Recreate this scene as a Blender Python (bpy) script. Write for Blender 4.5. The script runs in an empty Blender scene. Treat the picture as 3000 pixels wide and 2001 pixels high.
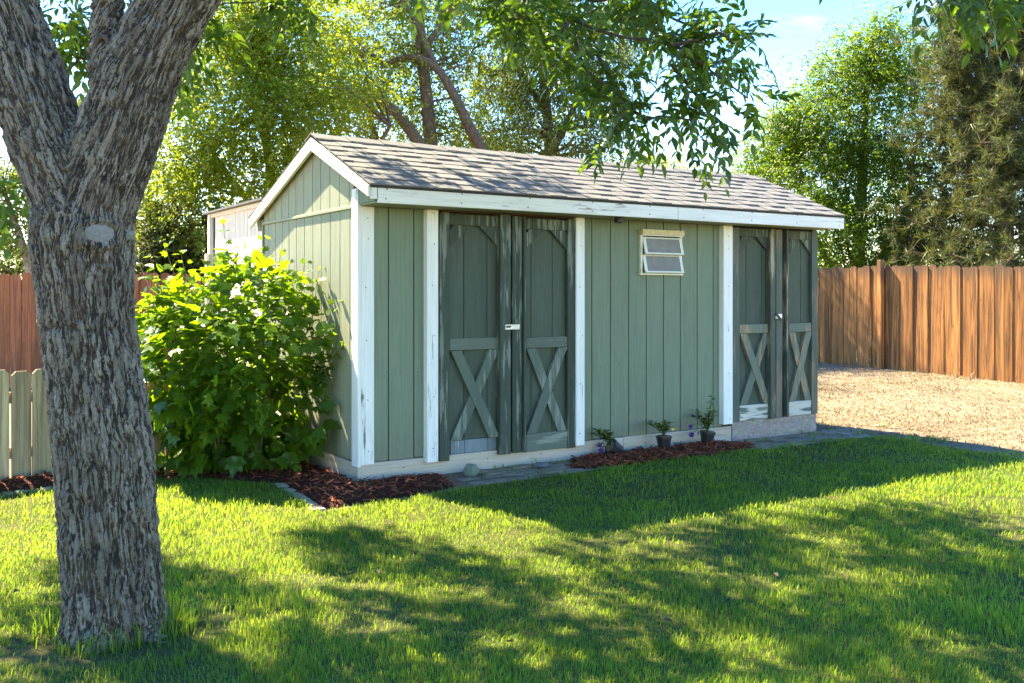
import bpy, math, random
import numpy as np
from mathutils import Vector, Matrix, Euler

sc = bpy.context.scene
col = sc.collection
R = math.radians
rng = np.random.default_rng(7)
random.seed(7)

# ------------------------------------------------------------------ camera
F, YH, CAMH = 2845.0, 863.5, 1.40          # focal length and horizon in pixels of a 3000 px wide frame
cam = bpy.data.cameras.new('camera')
cam.sensor_width = 36.0
cam.lens = 36.0 * F / 3000.0
cam.shift_y = (YH - 1000.5) / 3000.0
cam.clip_start = 0.05
cam.clip_end = 2000.0
cam_o = bpy.data.objects.new('camera', cam)
col.objects.link(cam_o)
cam_o.location = (0, 0, CAMH)
cam_o.rotation_euler = (R(90), 0, 0)
sc.camera = cam_o

# ------------------------------------------------------------------ sky and sun
SUN_EL = R(48.5)
SUN_H = Vector((-0.728, 0.686))            # horizontal direction towards the sun
SUN_H.normalize()
TO_SUN = Vector((SUN_H.x * math.cos(SUN_EL), SUN_H.y * math.cos(SUN_EL), math.sin(SUN_EL)))
world = bpy.data.worlds.new('World')
sc.world = world
world.use_nodes = True
wn = world.node_tree
wn.nodes.clear()
w_out = wn.nodes.new('ShaderNodeOutputWorld')
w_bg = wn.nodes.new('ShaderNodeBackground')
w_bg.inputs['Strength'].default_value = 0.12
w_sky = wn.nodes.new('ShaderNodeTexSky')
w_sky.sky_type = 'NISHITA'
w_sky.sun_disc = False
w_sky.sun_elevation = SUN_EL
w_sky.sun_rotation = math.atan2(SUN_H.x, SUN_H.y)
w_sky.air_density = 1.0
w_sky.dust_density = 0.05
w_sky.ozone_density = 2.5
# thin cirrus over the whole sky
w_tc = wn.nodes.new('ShaderNodeTexCoord')
w_map = wn.nodes.new('ShaderNodeMapping')
w_map.inputs['Rotation'].default_value = (0.2, 0.25, 0.5)
w_map.inputs['Scale'].default_value = (1.6, 3.2, 6.0)
w_no = wn.nodes.new('ShaderNodeTexNoise')
w_no.inputs['Scale'].default_value = 1.7
w_no.inputs['Detail'].default_value = 6
w_no.inputs['Roughness'].default_value = 0.55
w_no.inputs['Distortion'].default_value = 0.6
w_rp = wn.nodes.new('ShaderNodeValToRGB')
w_rp.color_ramp.elements[0].position = 0.56
w_rp.color_ramp.elements[1].position = 0.95
w_rp.color_ramp.elements[1].color = (0.6, 0.6, 0.6, 1)
w_mix = wn.nodes.new('ShaderNodeMixRGB')
w_mix.inputs['Color2'].default_value = (5.2, 5.4, 5.8, 1)
wl = wn.links.new
wl(w_tc.outputs['Generated'], w_map.inputs['Vector'])
wl(w_map.outputs['Vector'], w_no.inputs['Vector'])
wl(w_no.outputs['Fac'], w_rp.inputs['Fac'])
wl(w_rp.outputs['Color'], w_mix.inputs['Fac'])
w_hs = wn.nodes.new('ShaderNodeHueSaturation')
w_hs.inputs['Saturation'].default_value = 1.4
w_hs.inputs['Hue'].default_value = 0.512
wl(w_sky.outputs['Color'], w_hs.inputs['Color'])
wl(w_hs.outputs['Color'], w_mix.inputs['Color1'])
wl(w_mix.outputs['Color'], w_bg.inputs['Color'])
wl(w_bg.outputs['Background'], w_out.inputs['Surface'])

sun = bpy.data.lights.new('sun', 'SUN')
sun.energy = 4.4
sun.angle = R(0.53)
sun.color = (1.0, 0.94, 0.82)
sun_o = bpy.data.objects.new('sun', sun)
col.objects.link(sun_o)
sun_o.location = (-8, 10, 12)
sun_o.rotation_euler = TO_SUN.to_track_quat('Z', 'Y').to_euler()

vs = sc.view_settings
vs.view_transform = 'Standard'
vs.look = 'None'
vs.exposure = 2.66
vs.gamma = 1.0
vs.use_white_balance = True              # camera balanced for the shade
vs.white_balance_temperature = 8300
vs.white_balance_tint = 6
vs.use_curve_mapping = False
cy = sc.cycles
cy.max_bounces = 7
cy.diffuse_bounces = 3
cy.glossy_bounces = 2
cy.transmission_bounces = 5
cy.caustics_reflective = False
cy.caustics_refractive = False
cy.use_denoising = True

# ------------------------------------------------------------------ measuring helpers
VW = 3000.0 / 2351.0                        # the frame was measured at 2351 px wide


def at(vx, vy, Y):                          # a measured sight line at distance Y
    return Vector(((vx * VW - 1500) / F * Y, Y, CAMH - (vy * VW - YH) / F * Y))


def gnd(vx, vy):                            # the spot on the ground there
    Y = CAMH * F / (vy * VW - YH)
    return ((vx * VW - 1500) / F * Y, Y)


TH = R(32.87)
SX0, SY0 = -1.1324, 7.2176
CT, ST = math.cos(TH), math.sin(TH)


def shed_xy(s, t):
    return (SX0 + s * CT - t * ST, SY0 + s * ST + t * CT)


def to_st(x, y):
    return ((x - SX0) * CT + (y - SY0) * ST, -(x - SX0) * ST + (y - SY0) * CT)


# ------------------------------------------------------------------ scene helpers
def tag(o, label=None, cat=None, group=None, kind=None):
    if label: o['label'] = label
    if cat: o['category'] = cat
    if group: o['group'] = group
    if kind: o['kind'] = kind
    return o


def empty(name, loc=(0, 0, 0), rz=0.0):
    o = bpy.data.objects.new(name, None)
    o.empty_display_size = 0.1
    col.objects.link(o)
    o.location = loc
    o.rotation_euler = (0, 0, rz)
    return o


def link(name, me, mat=None, parent=None, loc=(0, 0, 0), rot=(0, 0, 0), scl=(1, 1, 1)):
    o = bpy.data.objects.new(name, me)
    if mat is not None and len(me.materials) == 0:
        me.materials.append(mat)
    col.objects.link(o)
    o.parent = parent
    o.location = loc
    o.rotation_euler = rot
    o.scale = scl
    return o


class MB:
    """collects faces into one mesh"""
    def __init__(self):
        self.v, self.f = [], []

    def add(self, vs_, fs_):
        b = len(self.v)
        self.v += [tuple(p) for p in vs_]
        self.f += [tuple(b + i for i in f) for f in fs_]

    def box(self, x0, x1, y0, y1, z0, z1, ch=0.0):
        if ch <= 0:
            self.add([(x0, y0, z0), (x1, y0, z0), (x1, y1, z0), (x0, y1, z0),
                      (x0, y0, z1), (x1, y0, z1), (x1, y1, z1), (x0, y1, z1)],
                     [(0, 3, 2, 1), (4, 5, 6, 7), (0, 1, 5, 4), (1, 2, 6, 5), (2, 3, 7, 6), (3, 0, 4, 7)])
        else:
            import bmesh
            bm = bmesh.new()
            bmesh.ops.create_cube(bm, size=1.0)
            for v in bm.verts:
                v.co = ((x0 + x1) / 2 + v.co.x * (x1 - x0), (y0 + y1) / 2 + v.co.y * (y1 - y0), (z0 + z1) / 2 + v.co.z * (z1 - z0))
            bmesh.ops.bevel(bm, geom=list(bm.edges), offset=ch, segments=1, affect='EDGES')
            bm.verts.index_update()
            self.add([v.co[:] for v in bm.verts], [[v.index for v in f.verts] for f in bm.faces])
            bm.free()
        return self

    def prism(self, poly, axis, a, b):
        """polygon (list of 2d) extruded along axis 0/1/2 from a to b"""
        n = len(poly)

        def pt(p, q):
            if axis == 0: return (q, p[0], p[1])
            if axis == 1: return (p[0], q, p[1])
            return (p[0], p[1], q)
        vs_ = [pt(p, a) for p in poly] + [pt(p, b) for p in poly]
        fs_ = [tuple(range(n))[::-1], tuple(range(n, 2 * n))]
        fs_ += [(i, (i + 1) % n, n + (i + 1) % n, n + i) for i in range(n)]
        self.add(vs_, fs_)
        return self

    def bar(self, a, b, w, h, up=(0, 0, 1)):
        """square bar from a to b"""
        a, b, up = Vector(a), Vector(b), Vector(up)
        d = (b - a).normalized()
        x = d.cross(up).normalized() * (w / 2)
        y = x.cross(d).normalized() * (h / 2)
        vs_ = [a - x - y, a + x - y, a + x + y, a - x + y, b - x - y, b + x - y, b + x + y, b - x + y]
        self.add(vs_, [(0, 3, 2, 1), (4, 5, 6, 7), (0, 1, 5, 4), (1, 2, 6, 5), (2, 3, 7, 6), (3, 0, 4, 7)])
        return self

    def tube(self, pts, rad, n=6, cap=True):
        pts = [Vector(p) for p in pts]
        rings = []
        prev = None
        for i, p in enumerate(pts):
            d = (pts[min(i + 1, len(pts) - 1)] - pts[max(i - 1, 0)])
            d = d.normalized() if d.length > 1e-9 else Vector((0, 0, 1))
            if prev is None:
                u = d.cross(Vector((0.3, 0.9, 0.1)))
                if u.length < 1e-3: u = d.cross(Vector((1, 0, 0)))
            else:
                u = prev - d * prev.dot(d)
            u.normalize()
            prev = u
            w = d.cross(u)
            r = rad[i] if hasattr(rad, '__len__') else rad
            rings.append([p + (u * math.cos(k * math.tau / n) + w * math.sin(k * math.tau / n)) * r for k in range(n)])
        vs_ = [q for rg in rings for q in rg]
        fs_ = []
        for i in range(len(rings) - 1):
            for k in range(n):
                fs_.append((i * n + k, i * n + (k + 1) % n, (i + 1) * n + (k + 1) % n, (i + 1) * n + k))
        if cap:
            fs_.append(tuple(range(n))[::-1])
            fs_.append(tuple((len(rings) - 1) * n + k for k in range(n)))
        self.add(vs_, fs_)
        return self

    def mesh(self, name, smooth=False):
        me = bpy.data.meshes.new(name)
        me.from_pydata(self.v, [], self.f)
        if smooth:
            me.polygons.foreach_set('use_smooth', [True] * len(me.polygons))
        me.update()
        return me

    def build(self, name, mat, parent=None, smooth=False, **k):
        return link(name, self.mesh(name, smooth), mat, parent, **k)


def np_mesh(name, verts, loops, counts, attrs=None, smooth=False):
    me = bpy.data.meshes.new(name)
    nv, nl, nf = len(verts), len(loops), len(counts)
    me.vertices.add(nv)
    me.vertices.foreach_set('co', np.ascontiguousarray(verts, dtype=np.float32).ravel())
    me.loops.add(nl)
    me.loops.foreach_set('vertex_index', np.ascontiguousarray(loops, dtype=np.int32))
    me.polygons.add(nf)
    starts = np.concatenate([[0], np.cumsum(counts)[:-1]]).astype(np.int32)
    me.polygons.foreach_set('loop_start', starts)
    if smooth:
        me.polygons.foreach_set('use_smooth', np.ones(nf, dtype=bool))
    me.update(calc_edges=True)
    for k, a in (attrs or {}).items():
        at_ = me.attributes.new(k, 'FLOAT', 'POINT')
        at_.data.foreach_set('value', np.ascontiguousarray(a, dtype=np.float32))
    return me


def norm(a):
    return a / np.maximum(np.linalg.norm(a, axis=-1, keepdims=True), 1e-9)


def leaf_mesh(name, tpl, P, A, N, S, rnd, smooth=False):
    """many copies of a leaf outline: P base points, A length axes, N normals, S sizes"""
    tv, tf = tpl
    tv = np.array(tv, dtype=np.float64)
    A = norm(A)
    X = norm(np.cross(A, N))
    Z = np.cross(X, A)
    n, k = len(P), len(tv)
    V = (P[:, None, :] + S[:, None, None] * (tv[None, :, 0:1] * X[:, None, :] + tv[None, :, 1:2] * A[:, None, :] + tv[None, :, 2:3] * Z[:, None, :]))
    fl = np.concatenate([np.array(f) for f in tf])
    cnt = np.array([len(f) for f in tf])
    loops = (fl[None, :] + (np.arange(n) * k)[:, None]).ravel()
    counts = np.tile(cnt, n)
    return np_mesh(name, V.reshape(-1, 3), loops, counts, {'rnd': np.repeat(rnd, k)}, smooth)


# leaf outlines: x across, y along, z up
T_DIAMOND = ([(0, 0, 0), (0.27, 0.45, 0.09), (0, 1, -0.06), (-0.27, 0.45, 0.09)], [(0, 1, 2), (0, 2, 3)])
T_ASH = ([(0, 0, 0), (0.19, 0.3, 0.05), (0.165, 0.62, 0.04), (0, 1, -0.1), (-0.165, 0.62, 0.04), (-0.19, 0.3, 0.05), (0, 0.45, -0.01)],
         [(0, 1, 2, 6), (6, 2, 3), (6, 3, 4), (0, 6, 4, 5)])
T_MAPLE = ([(0, 0, 0), (0.20, -0.06, 0.01), (0.50, 0.20, -0.03), (0.34, 0.36, 0.02), (0.40, 0.62, -0.04), (0.17, 0.62, 0.02), (0.0, 1.0, -0.12),
            (-0.17, 0.62, 0.02), (-0.40, 0.62, -0.04), (-0.34, 0.36, 0.02), (-0.50, 0.20, -0.03), (-0.20, -0.06, 0.01), (0, 0.45, -0.03)],
           [(0, 1, 2, 12), (12, 2, 3), (12, 3, 4), (12, 4, 5), (12, 5, 6), (12, 6, 7), (12, 7, 8), (12, 8, 9), (12, 9, 10), (0, 12, 10, 11)])


# value noise and cells on arrays
def h3(i, j, k, s=0):
    i, j, k = i.astype(np.int64), j.astype(np.int64), k.astype(np.int64)
    h = (i * 374761393 + j * 668265263 + k * 2147483647 + s * 974634719) & 0xffffffff
    h = ((h ^ (h >> 13)) * 1274126177) & 0xffffffff
    h = ((h ^ (h >> 16)) * 2246822519) & 0xffffffff
    return ((h ^ (h >> 15)) & 0xffffff) / float(0x1000000)


def vnoise(p, s=0):
    i = np.floor(p); f = p - i; f = f * f * (3 - 2 * f)
    r = 0
    for a in (0, 1):
        for b in (0, 1):
            for c in (0, 1):
                w = (f[:, 0] if a else 1 - f[:, 0]) * (f[:, 1] if b else 1 - f[:, 1]) * (f[:, 2] if c else 1 - f[:, 2])
                r = r + w * h3(i[:, 0] + a, i[:, 1] + b, i[:, 2] + c, s)
    return r


def cells(p, s=0):
    i = np.floor(p)
    d1 = np.full(len(p), 9.0); d2 = np.full(len(p), 9.0); cid = np.zeros(len(p))
    for a in (-1, 0, 1):
        for b in (-1, 0, 1):
            for c in (-1, 0, 1):
                q = i + np.array([a, b, c])
                o = np.stack([h3(q[:, 0], q[:, 1], q[:, 2], s + m) for m in (1, 2, 3)], 1)
                d = np.linalg.norm(q + o - p, axis=1)
                near = d < d1
                d2 = np.where(near, d1, np.minimum(d2, d))
                cid = np.where(near, h3(q[:, 0], q[:, 1], q[:, 2], s + 9), cid)
                d1 = np.where(near, d, d1)
    return d2 - d1, cid


def in_poly(x, y, poly):
    r = np.zeros(len(x), dtype=bool)
    n = len(poly)
    for i in range(n):
        x1, y1 = poly[i]; x2, y2 = poly[(i + 1) % n]
        c = ((y1 > y) != (y2 > y)) & (x < (x2 - x1) * (y - y1) / ((y2 - y1) if y2 != y1 else 1e-9) + x1)
        r ^= c
    return r


# ------------------------------------------------------------------ materials
class Mat:
    def __init__(self, name):
        self.m = bpy.data.materials.new(name)
        self.m.use_nodes = True
        self.nt = self.m.node_tree
        self.nt.nodes.clear()
        self.out = self.nt.nodes.new('ShaderNodeOutputMaterial')

    def n(self, t, **kw):
        nd = self.nt.nodes.new(t)
        for k, v in kw.items():
            setattr(nd, k, v)
        return nd

    def l(self, a, b):
        self.nt.links.new(a, b)

    def val(self, sock, v):
        if isinstance(v, bpy.types.NodeSocket): self.l(v, sock)
        else:
            if isinstance(v, (tuple, list)) and len(v) == 3 and sock.type == 'RGBA': v = (*v, 1)
            sock.default_value = v

    def vec(self, scale=(1, 1, 1), rnd=True, space='Object'):
        tc = self.n('ShaderNodeTexCoord')
        v = tc.outputs[space]
        if rnd:
            oi = self.n('ShaderNodeObjectInfo')
            mu = self.n('ShaderNodeMath', operation='MULTIPLY')
            self.l(oi.outputs['Random'], mu.inputs[0]); mu.inputs[1].default_value = 43.0
            ad = self.n('ShaderNodeVectorMath', operation='ADD')
            self.l(v, ad.inputs[0]); self.l(mu.outputs[0], ad.inputs[1])
            v = ad.outputs[0]
        mp = self.n('ShaderNodeMapping')
        mp.inputs['Scale'].default_value = scale
        self.l(v, mp.inputs['Vector'])
        return mp.outputs['Vector']

    def noise(self, v, scale=5, detail=4, rough=0.55, dist=0.0):
        t = self.n('ShaderNodeTexNoise')
        self.l(v, t.inputs['Vector'])
        t.inputs['Scale'].default_value = scale; t.inputs['Detail'].default_value = detail
        t.inputs['Roughness'].default_value = rough; t.inputs['Distortion'].default_value = dist
        return t.outputs['Fac']

    def voro(self, v, scale=5, feature='F1', out='Distance', rand=1.0):
        t = self.n('ShaderNodeTexVoronoi', feature=feature)
        self.l(v, t.inputs['Vector'])
        t.inputs['Scale'].default_value = scale
        t.inputs['Randomness'].default_value = rand
        return t.outputs[out]

    def ramp(self, fac, stops):
        r = self.n('ShaderNodeValToRGB')
        e = r.color_ramp.elements
        while len(e) < len(stops): e.new(0.5)
        for i, (p, c) in enumerate(stops):
            e[i].position = p
            if not isinstance(c, (tuple, list)): c = (c, c, c)
            e[i].color = (*c, 1)
        self.val(r.inputs['Fac'], fac)
        return r.outputs['Color']

    def mix(self, fac, a, b, mode='MIX'):
        m = self.n('ShaderNodeMixRGB', blend_type=mode)
        self.val(m.inputs['Fac'], fac); self.val(m.inputs['Color1'], a); self.val(m.inputs['Color2'], b)
        return m.outputs['Color']

    def math(self, op, a, b=0.0):
        m = self.n('ShaderNodeMath', operation=op)
        self.val(m.inputs[0], a); self.val(m.inputs[1], b)
        return m.outputs[0]

    def rnd(self):
        return self.n('ShaderNodeObjectInfo').outputs['Random']

    def attr(self, name):
        return self.n('ShaderNodeAttribute', attribute_name=name).outputs['Fac']

    def bump(self, h, strength=0.3, dist=0.01):
        b = self.n('ShaderNodeBump')
        b.inputs['Strength'].default_value = strength; b.inputs['Distance'].default_value = dist
        self.val(b.inputs['Height'], h)
        return b.outputs['Normal']

    def pbr(self, color, rough=0.7, normal=None, metallic=0.0, spec=0.4):
        p = self.n('ShaderNodeBsdfPrincipled')
        self.val(p.inputs['Base Color'], color); self.val(p.inputs['Roughness'], rough)
        p.inputs['Metallic'].default_value = metallic
        p.inputs['Specular IOR Level'].default_value = spec
        if normal is not None: self.l(normal, p.inputs['Normal'])
        return p.outputs['BSDF']

    def done(self, sh):
        self.l(sh, self.out.inputs['Surface'])
        return self.m


def m_paint(name, c, axis=2, var=0.12, wear=0.0, wear_c=(0.25, 0.22, 0.18), grain=0.5, rough=0.75, dirt=0.0, dirt_c=(0.12, 0.10, 0.07), pscale=1.0, splash=0.0):
    """weathered painted wood, grain along the axis"""
    g = Mat(name)
    s = [34, 34, 34]; s[axis] = 1.6
    v = g.vec(tuple(s))
    gr = g.noise(v, 1.6, 5, 0.65, 0.5)
    s2 = [3.0, 3.0, 3.0]; s2[axis] = 0.9
    v2 = g.vec(tuple(x * pscale for x in s2))
    big = g.noise(v2, 1.3, 4, 0.6)
    k = g.mix(0.5, g.ramp(big, [(0.25, 1 - var), (0.75, 1 + var)]), g.ramp(g.rnd(), [(0, 1 - var), (1, 1 + var)]))
    base = g.mix(1.0, c, k, 'MULTIPLY')
    base = g.mix(1.0, base, g.ramp(gr, [(0.3, 0.86), (0.6, 1.05)]), 'MULTIPLY')
    if dirt > 0:
        dn = g.noise(g.vec(tuple(x * 2.2 for x in s2)), 1.0, 6, 0.7)
        base = g.mix(g.ramp(dn, [(0.5, 0.0), (0.75, dirt)]), base, dirt_c)
    if splash > 0:
        sep = g.n('ShaderNodeSeparateXYZ'); g.l(g.n('ShaderNodeTexCoord').outputs['Object'], sep.inputs[0])
        zz = g.math('ADD', sep.outputs['Z'], g.math('MULTIPLY', g.math('SUBTRACT', g.noise(g.vec((6, 6, 5)), 1.5, 6, 0.75), 0.5), 0.6))
        base = g.mix(g.ramp(zz, [(0.12, splash), (0.42, 0)]), base, (0.20, 0.165, 0.115))
    if wear > 0:
        s3 = [30.0, 30.0, 30.0]; s3[axis] = 2.0
        wv = g.vec(tuple(s3))
        wn_ = g.noise(wv, 1.0, 6, 0.72, 0.3)
        patch = g.noise(v2, 1.7, 3, 0.5)
        comb = g.math('ADD', g.math('MULTIPLY', wn_, 0.6), g.math('MULTIPLY', patch, 0.4))
        m = g.ramp(comb, [(0.62 - wear * 0.22, 0), (0.66 - wear * 0.22, 1)])
        base = g.mix(m, base, wear_c)
    return g.done(g.pbr(base, rough, g.bump(gr, grain, 0.004), spec=0.25))


def m_raw(name, c1, c2, c3, axis=2, rough=0.85, scale=1.0, bumpk=0.6, top=None):
    """bare weathered or stained boards: streaky, each board its own tone"""
    g = Mat(name)
    s = [26 * scale, 26 * scale, 26 * scale]; s[axis] = 0.9 * scale
    v = g.vec(tuple(s))
    gr = g.noise(v, 1.2, 6, 0.7, 0.8)
    s2 = [7, 7, 7]; s2[axis] = 0.55
    bg = g.noise(g.vec(tuple(s2)), 1.0, 4, 0.6, 0.3)
    a = g.mix(g.ramp(bg, [(0.3, 0), (0.7, 1)]), c1, c2)
    a = g.mix(g.ramp(gr, [(0.40, 0.0), (0.60, 0.92)]), a, c3)
    kn = g.voro(g.vec((9, 9, 2.6) if axis == 2 else (2.6, 9, 9)), 1.0)
    a = g.mix(g.ramp(kn, [(0.05, 0.8), (0.13, 0.0)]), a, c3)
    a = g.mix(1.0, a, g.ramp(g.rnd(), [(0, 0.55), (0.18, 1.05), (0.36, 0.72), (0.55, 1.2), (0.72, 0.82), (0.86, 1.1), (1, 0.62)]), 'MULTIPLY')
    if top:
        sep = g.n('ShaderNodeSeparateXYZ'); g.l(g.n('ShaderNodeTexCoord').outputs['Object'], sep.inputs[0])
        zz = g.math('ADD', sep.outputs['Z'], g.math('MULTIPLY', g.math('SUBTRACT', bg, 0.5), 0.5))
        a = g.mix(g.ramp(g.math('DIVIDE', zz, top), [(0.86, 0), (0.98, 0.8)]), a, (0.10, 0.065, 0.045))
    return g.done(g.pbr(a, rough, g.bump(gr, bumpk, 0.004), spec=0.2))


def m_leaf(name, refl, trans, mixk=0.5, rough=0.45, var=0.35, warm=(1.25, 1.0, 0.6), spec=0.35):
    g = Mat(name)
    r = g.attr('rnd')
    k = g.ramp(r, [(0.0, 1 - var), (1.0, 1 + var)])
    k = g.mix(g.ramp(r, [(0.55, 0.0), (1.0, 0.6)]), k, g.mix(1.0, k, warm, 'MULTIPLY'))
    a = g.mix(1.0, refl, k, 'MULTIPLY')
    b = g.mix(1.0, trans, k, 'MULTIPLY')
    p = g.pbr(a, rough, spec=spec)
    t = g.n('ShaderNodeBsdfTranslucent')
    g.l(b, t.inputs['Color'])
    m = g.n('ShaderNodeMixShader')
    m.inputs[0].default_value = mixk
    g.l(p, m.inputs[1]); g.l(t.outputs[0], m.inputs[2])
    return g.done(m.outputs[0])


def m_plain(name, c, rough=0.6, metallic=0.0, nscale=20, nvar=0.2, bumpk=0.2, spec=0.4):
    g = Mat(name)
    v = g.vec((1, 1, 1))
    n_ = g.noise(v, nscale, 5, 0.6)
    a = g.mix(1.0, c, g.ramp(n_, [(0.25, 1 - nvar), (0.75, 1 + nvar)]), 'MULTIPLY')
    return g.done(g.pbr(a, rough, g.bump(n_, bumpk, 0.005), metallic, spec))


GREEN = (0.185, 0.228, 0.155)
M = {}
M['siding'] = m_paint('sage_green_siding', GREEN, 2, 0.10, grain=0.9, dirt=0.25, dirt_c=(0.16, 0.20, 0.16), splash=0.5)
M['siding_lit'] = m_paint('sunlit_tone_green_siding', (0.315, 0.325, 0.23), 2, 0.08, grain=1.2, dirt=0.2, dirt_c=(0.30, 0.32, 0.23), splash=0.4)  # paler copy of the green for the gable, sunlight's brightness put into its colour
M['white'] = m_paint('white_trim_paint', (0.82, 0.80, 0.75), 2, 0.07, wear=0.10, wear_c=(0.16, 0.17, 0.15), grain=0.35)
M['white_h'] = m_paint('white_fascia_paint', (0.80, 0.78, 0.71), 0, 0.08, wear=0.12, wear_c=(0.24, 0.20, 0.15), grain=0.45, dirt=0.2, dirt_c=(0.45, 0.42, 0.3))
M['white_r'] = m_paint('white_rake_paint', (0.76, 0.73, 0.62), 1, 0.07, wear=0.06, wear_c=(0.3, 0.25, 0.18), grain=0.35)
M['base'] = m_paint('whitewashed_base_board', (0.52, 0.43, 0.34), 0, 0.16, wear=0.30, wear_c=(0.34, 0.29, 0.25), grain=0.7, dirt=0.35, dirt_c=(0.25, 0.19, 0.14))
M['base_g'] = m_paint('whitewashed_base_board_side', (0.50, 0.42, 0.33), 1, 0.16, wear=0.3, wear_c=(0.34, 0.29, 0.25), grain=0.7, dirt=0.35, dirt_c=(0.25, 0.19, 0.14))
M['door_f'] = m_paint('dark_green_door_frame', (0.055, 0.070, 0.052), 2, 0.18, wear=0.40, wear_c=(0.19, 0.215, 0.17), grain=0.8)
M['door_h'] = m_paint('dark_green_door_rail', (0.115, 0.138, 0.108), 0, 0.15, wear=0.42, wear_c=(0.24, 0.26, 0.205), grain=0.7)
M['door_xh'] = m_paint('worn_green_brace', (0.105, 0.130, 0.100), 2, 0.15, wear=0.42, wear_c=(0.22, 0.24, 0.19), grain=0.9)
M['door_p'] = m_paint('grey_green_door_panel', (0.074, 0.094, 0.068), 2, 0.10, grain=1.0, dirt=0.2, dirt_c=(0.17, 0.2, 0.19))
M['door_w'] = m_paint('flaking_door_frame', (0.095, 0.12, 0.095), 2, 0.22, wear=0.45, wear_c=(0.21, 0.165, 0.115), grain=1.0)
M['door_e'] = m_paint('flaked_stile_edge', (0.08, 0.09, 0.07), 2, 0.2, wear=0.50, wear_c=(0.36, 0.30, 0.22), grain=1.0)
M['door_x'] = m_paint('flaking_brace', (0.13, 0.155, 0.12), 2, 0.2, wear=0.5, wear_c=(0.33, 0.23, 0.14), grain=1.0)
M['door_b'] = m_paint('peeled_bottom_rail', (0.56, 0.52, 0.45), 0, 0.08, wear=0.48, wear_c=(0.12, 0.155, 0.13), grain=0.4, pscale=2.2)
M['door_k'] = m_paint('bluish_kick_panel', (0.17, 0.21, 0.22), 2, 0.2, wear=0.2, wear_c=(0.42, 0.43, 0.42), grain=0.8)
M['core'] = m_plain('dark_sheathing', (0.035, 0.045, 0.036), 0.9)
M['soffit'] = m_paint('soffit_paint', (0.30, 0.33, 0.22), 0, 0.1, grain=0.4)
M['rust'] = m_plain('rusty_track', (0.12, 0.05, 0.03), 0.8, nvar=0.5)
M['metal'] = m_plain('pale_hasp_metal', (0.62, 0.60, 0.55), 0.45, 0.5)
M['dmetal'] = m_plain('dark_steel', (0.10, 0.10, 0.11), 0.35, 0.9)
M['black'] = m_plain('black_plastic', (0.02, 0.02, 0.022), 0.45)
M['alu'] = m_plain('cream_window_metal', (0.72, 0.68, 0.56), 0.5, 0.1, 40, 0.15)
M['yellowed'] = m_plain('yellowed_window_head', (0.62, 0.50, 0.28), 0.65, 0.0, 30, 0.2)


def m_glass():
    g = Mat('dusty_window_glass')
    n_ = g.noise(g.vec((1, 1, 1)), 14, 5, 0.6)
    c = g.mix(g.ramp(n_, [(0.4, 0), (0.75, 1)]), (0.20, 0.19, 0.175), (0.27, 0.255, 0.23))
    return g.done(g.pbr(c, 0.6, spec=0.3))


M['glass'] = m_glass()


def m_shingle():
    g = Mat('asphalt_shingle')
    v = g.vec((1, 1, 1))
    n1 = g.noise(v, 160, 3, 0.7)
    n2 = g.noise(v, 9, 4, 0.6)
    c = g.ramp(g.rnd(), [(0, (0.162, 0.157, 0.153)), (0.5, (0.176, 0.170, 0.165)), (1, (0.192, 0.186, 0.179))])
    c = g.mix(1.0, c, g.ramp(n1, [(0.3, 0.72), (0.7, 1.22)]), 'MULTIPLY')
    c = g.mix(1.0, c, g.ramp(n2, [(0.3, 0.86), (0.7, 1.1)]), 'MULTIPLY')
    return g.done(g.pbr(c, 0.92, g.bump(n1, 0.5, 0.004), spec=0.2))


M['shingle'] = m_shingle()
M['felt'] = m_plain('roof_underlay', (0.05, 0.045, 0.04), 0.95)
M['beige'] = m_paint('faded_beige_siding', (0.78, 0.67, 0.56), 2, 0.08, wear=0.2, wear_c=(0.46, 0.36, 0.28), grain=0.5, dirt=0.25, dirt_c=(0.42, 0.34, 0.27))
M['cedar'] = m_raw('stained_cedar', (0.58, 0.245, 0.078), (0.37, 0.16, 0.058), (0.10, 0.052, 0.03), top=1.77)
M['redwood'] = m_raw('red_stained_picket', (0.42, 0.145, 0.065), (0.31, 0.125, 0.065), (0.15, 0.065, 0.04))
M['grey_pick'] = m_raw('greyed_pine_picket', (0.64, 0.50, 0.29), (0.54, 0.42, 0.25), (0.28, 0.20, 0.12))


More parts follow.
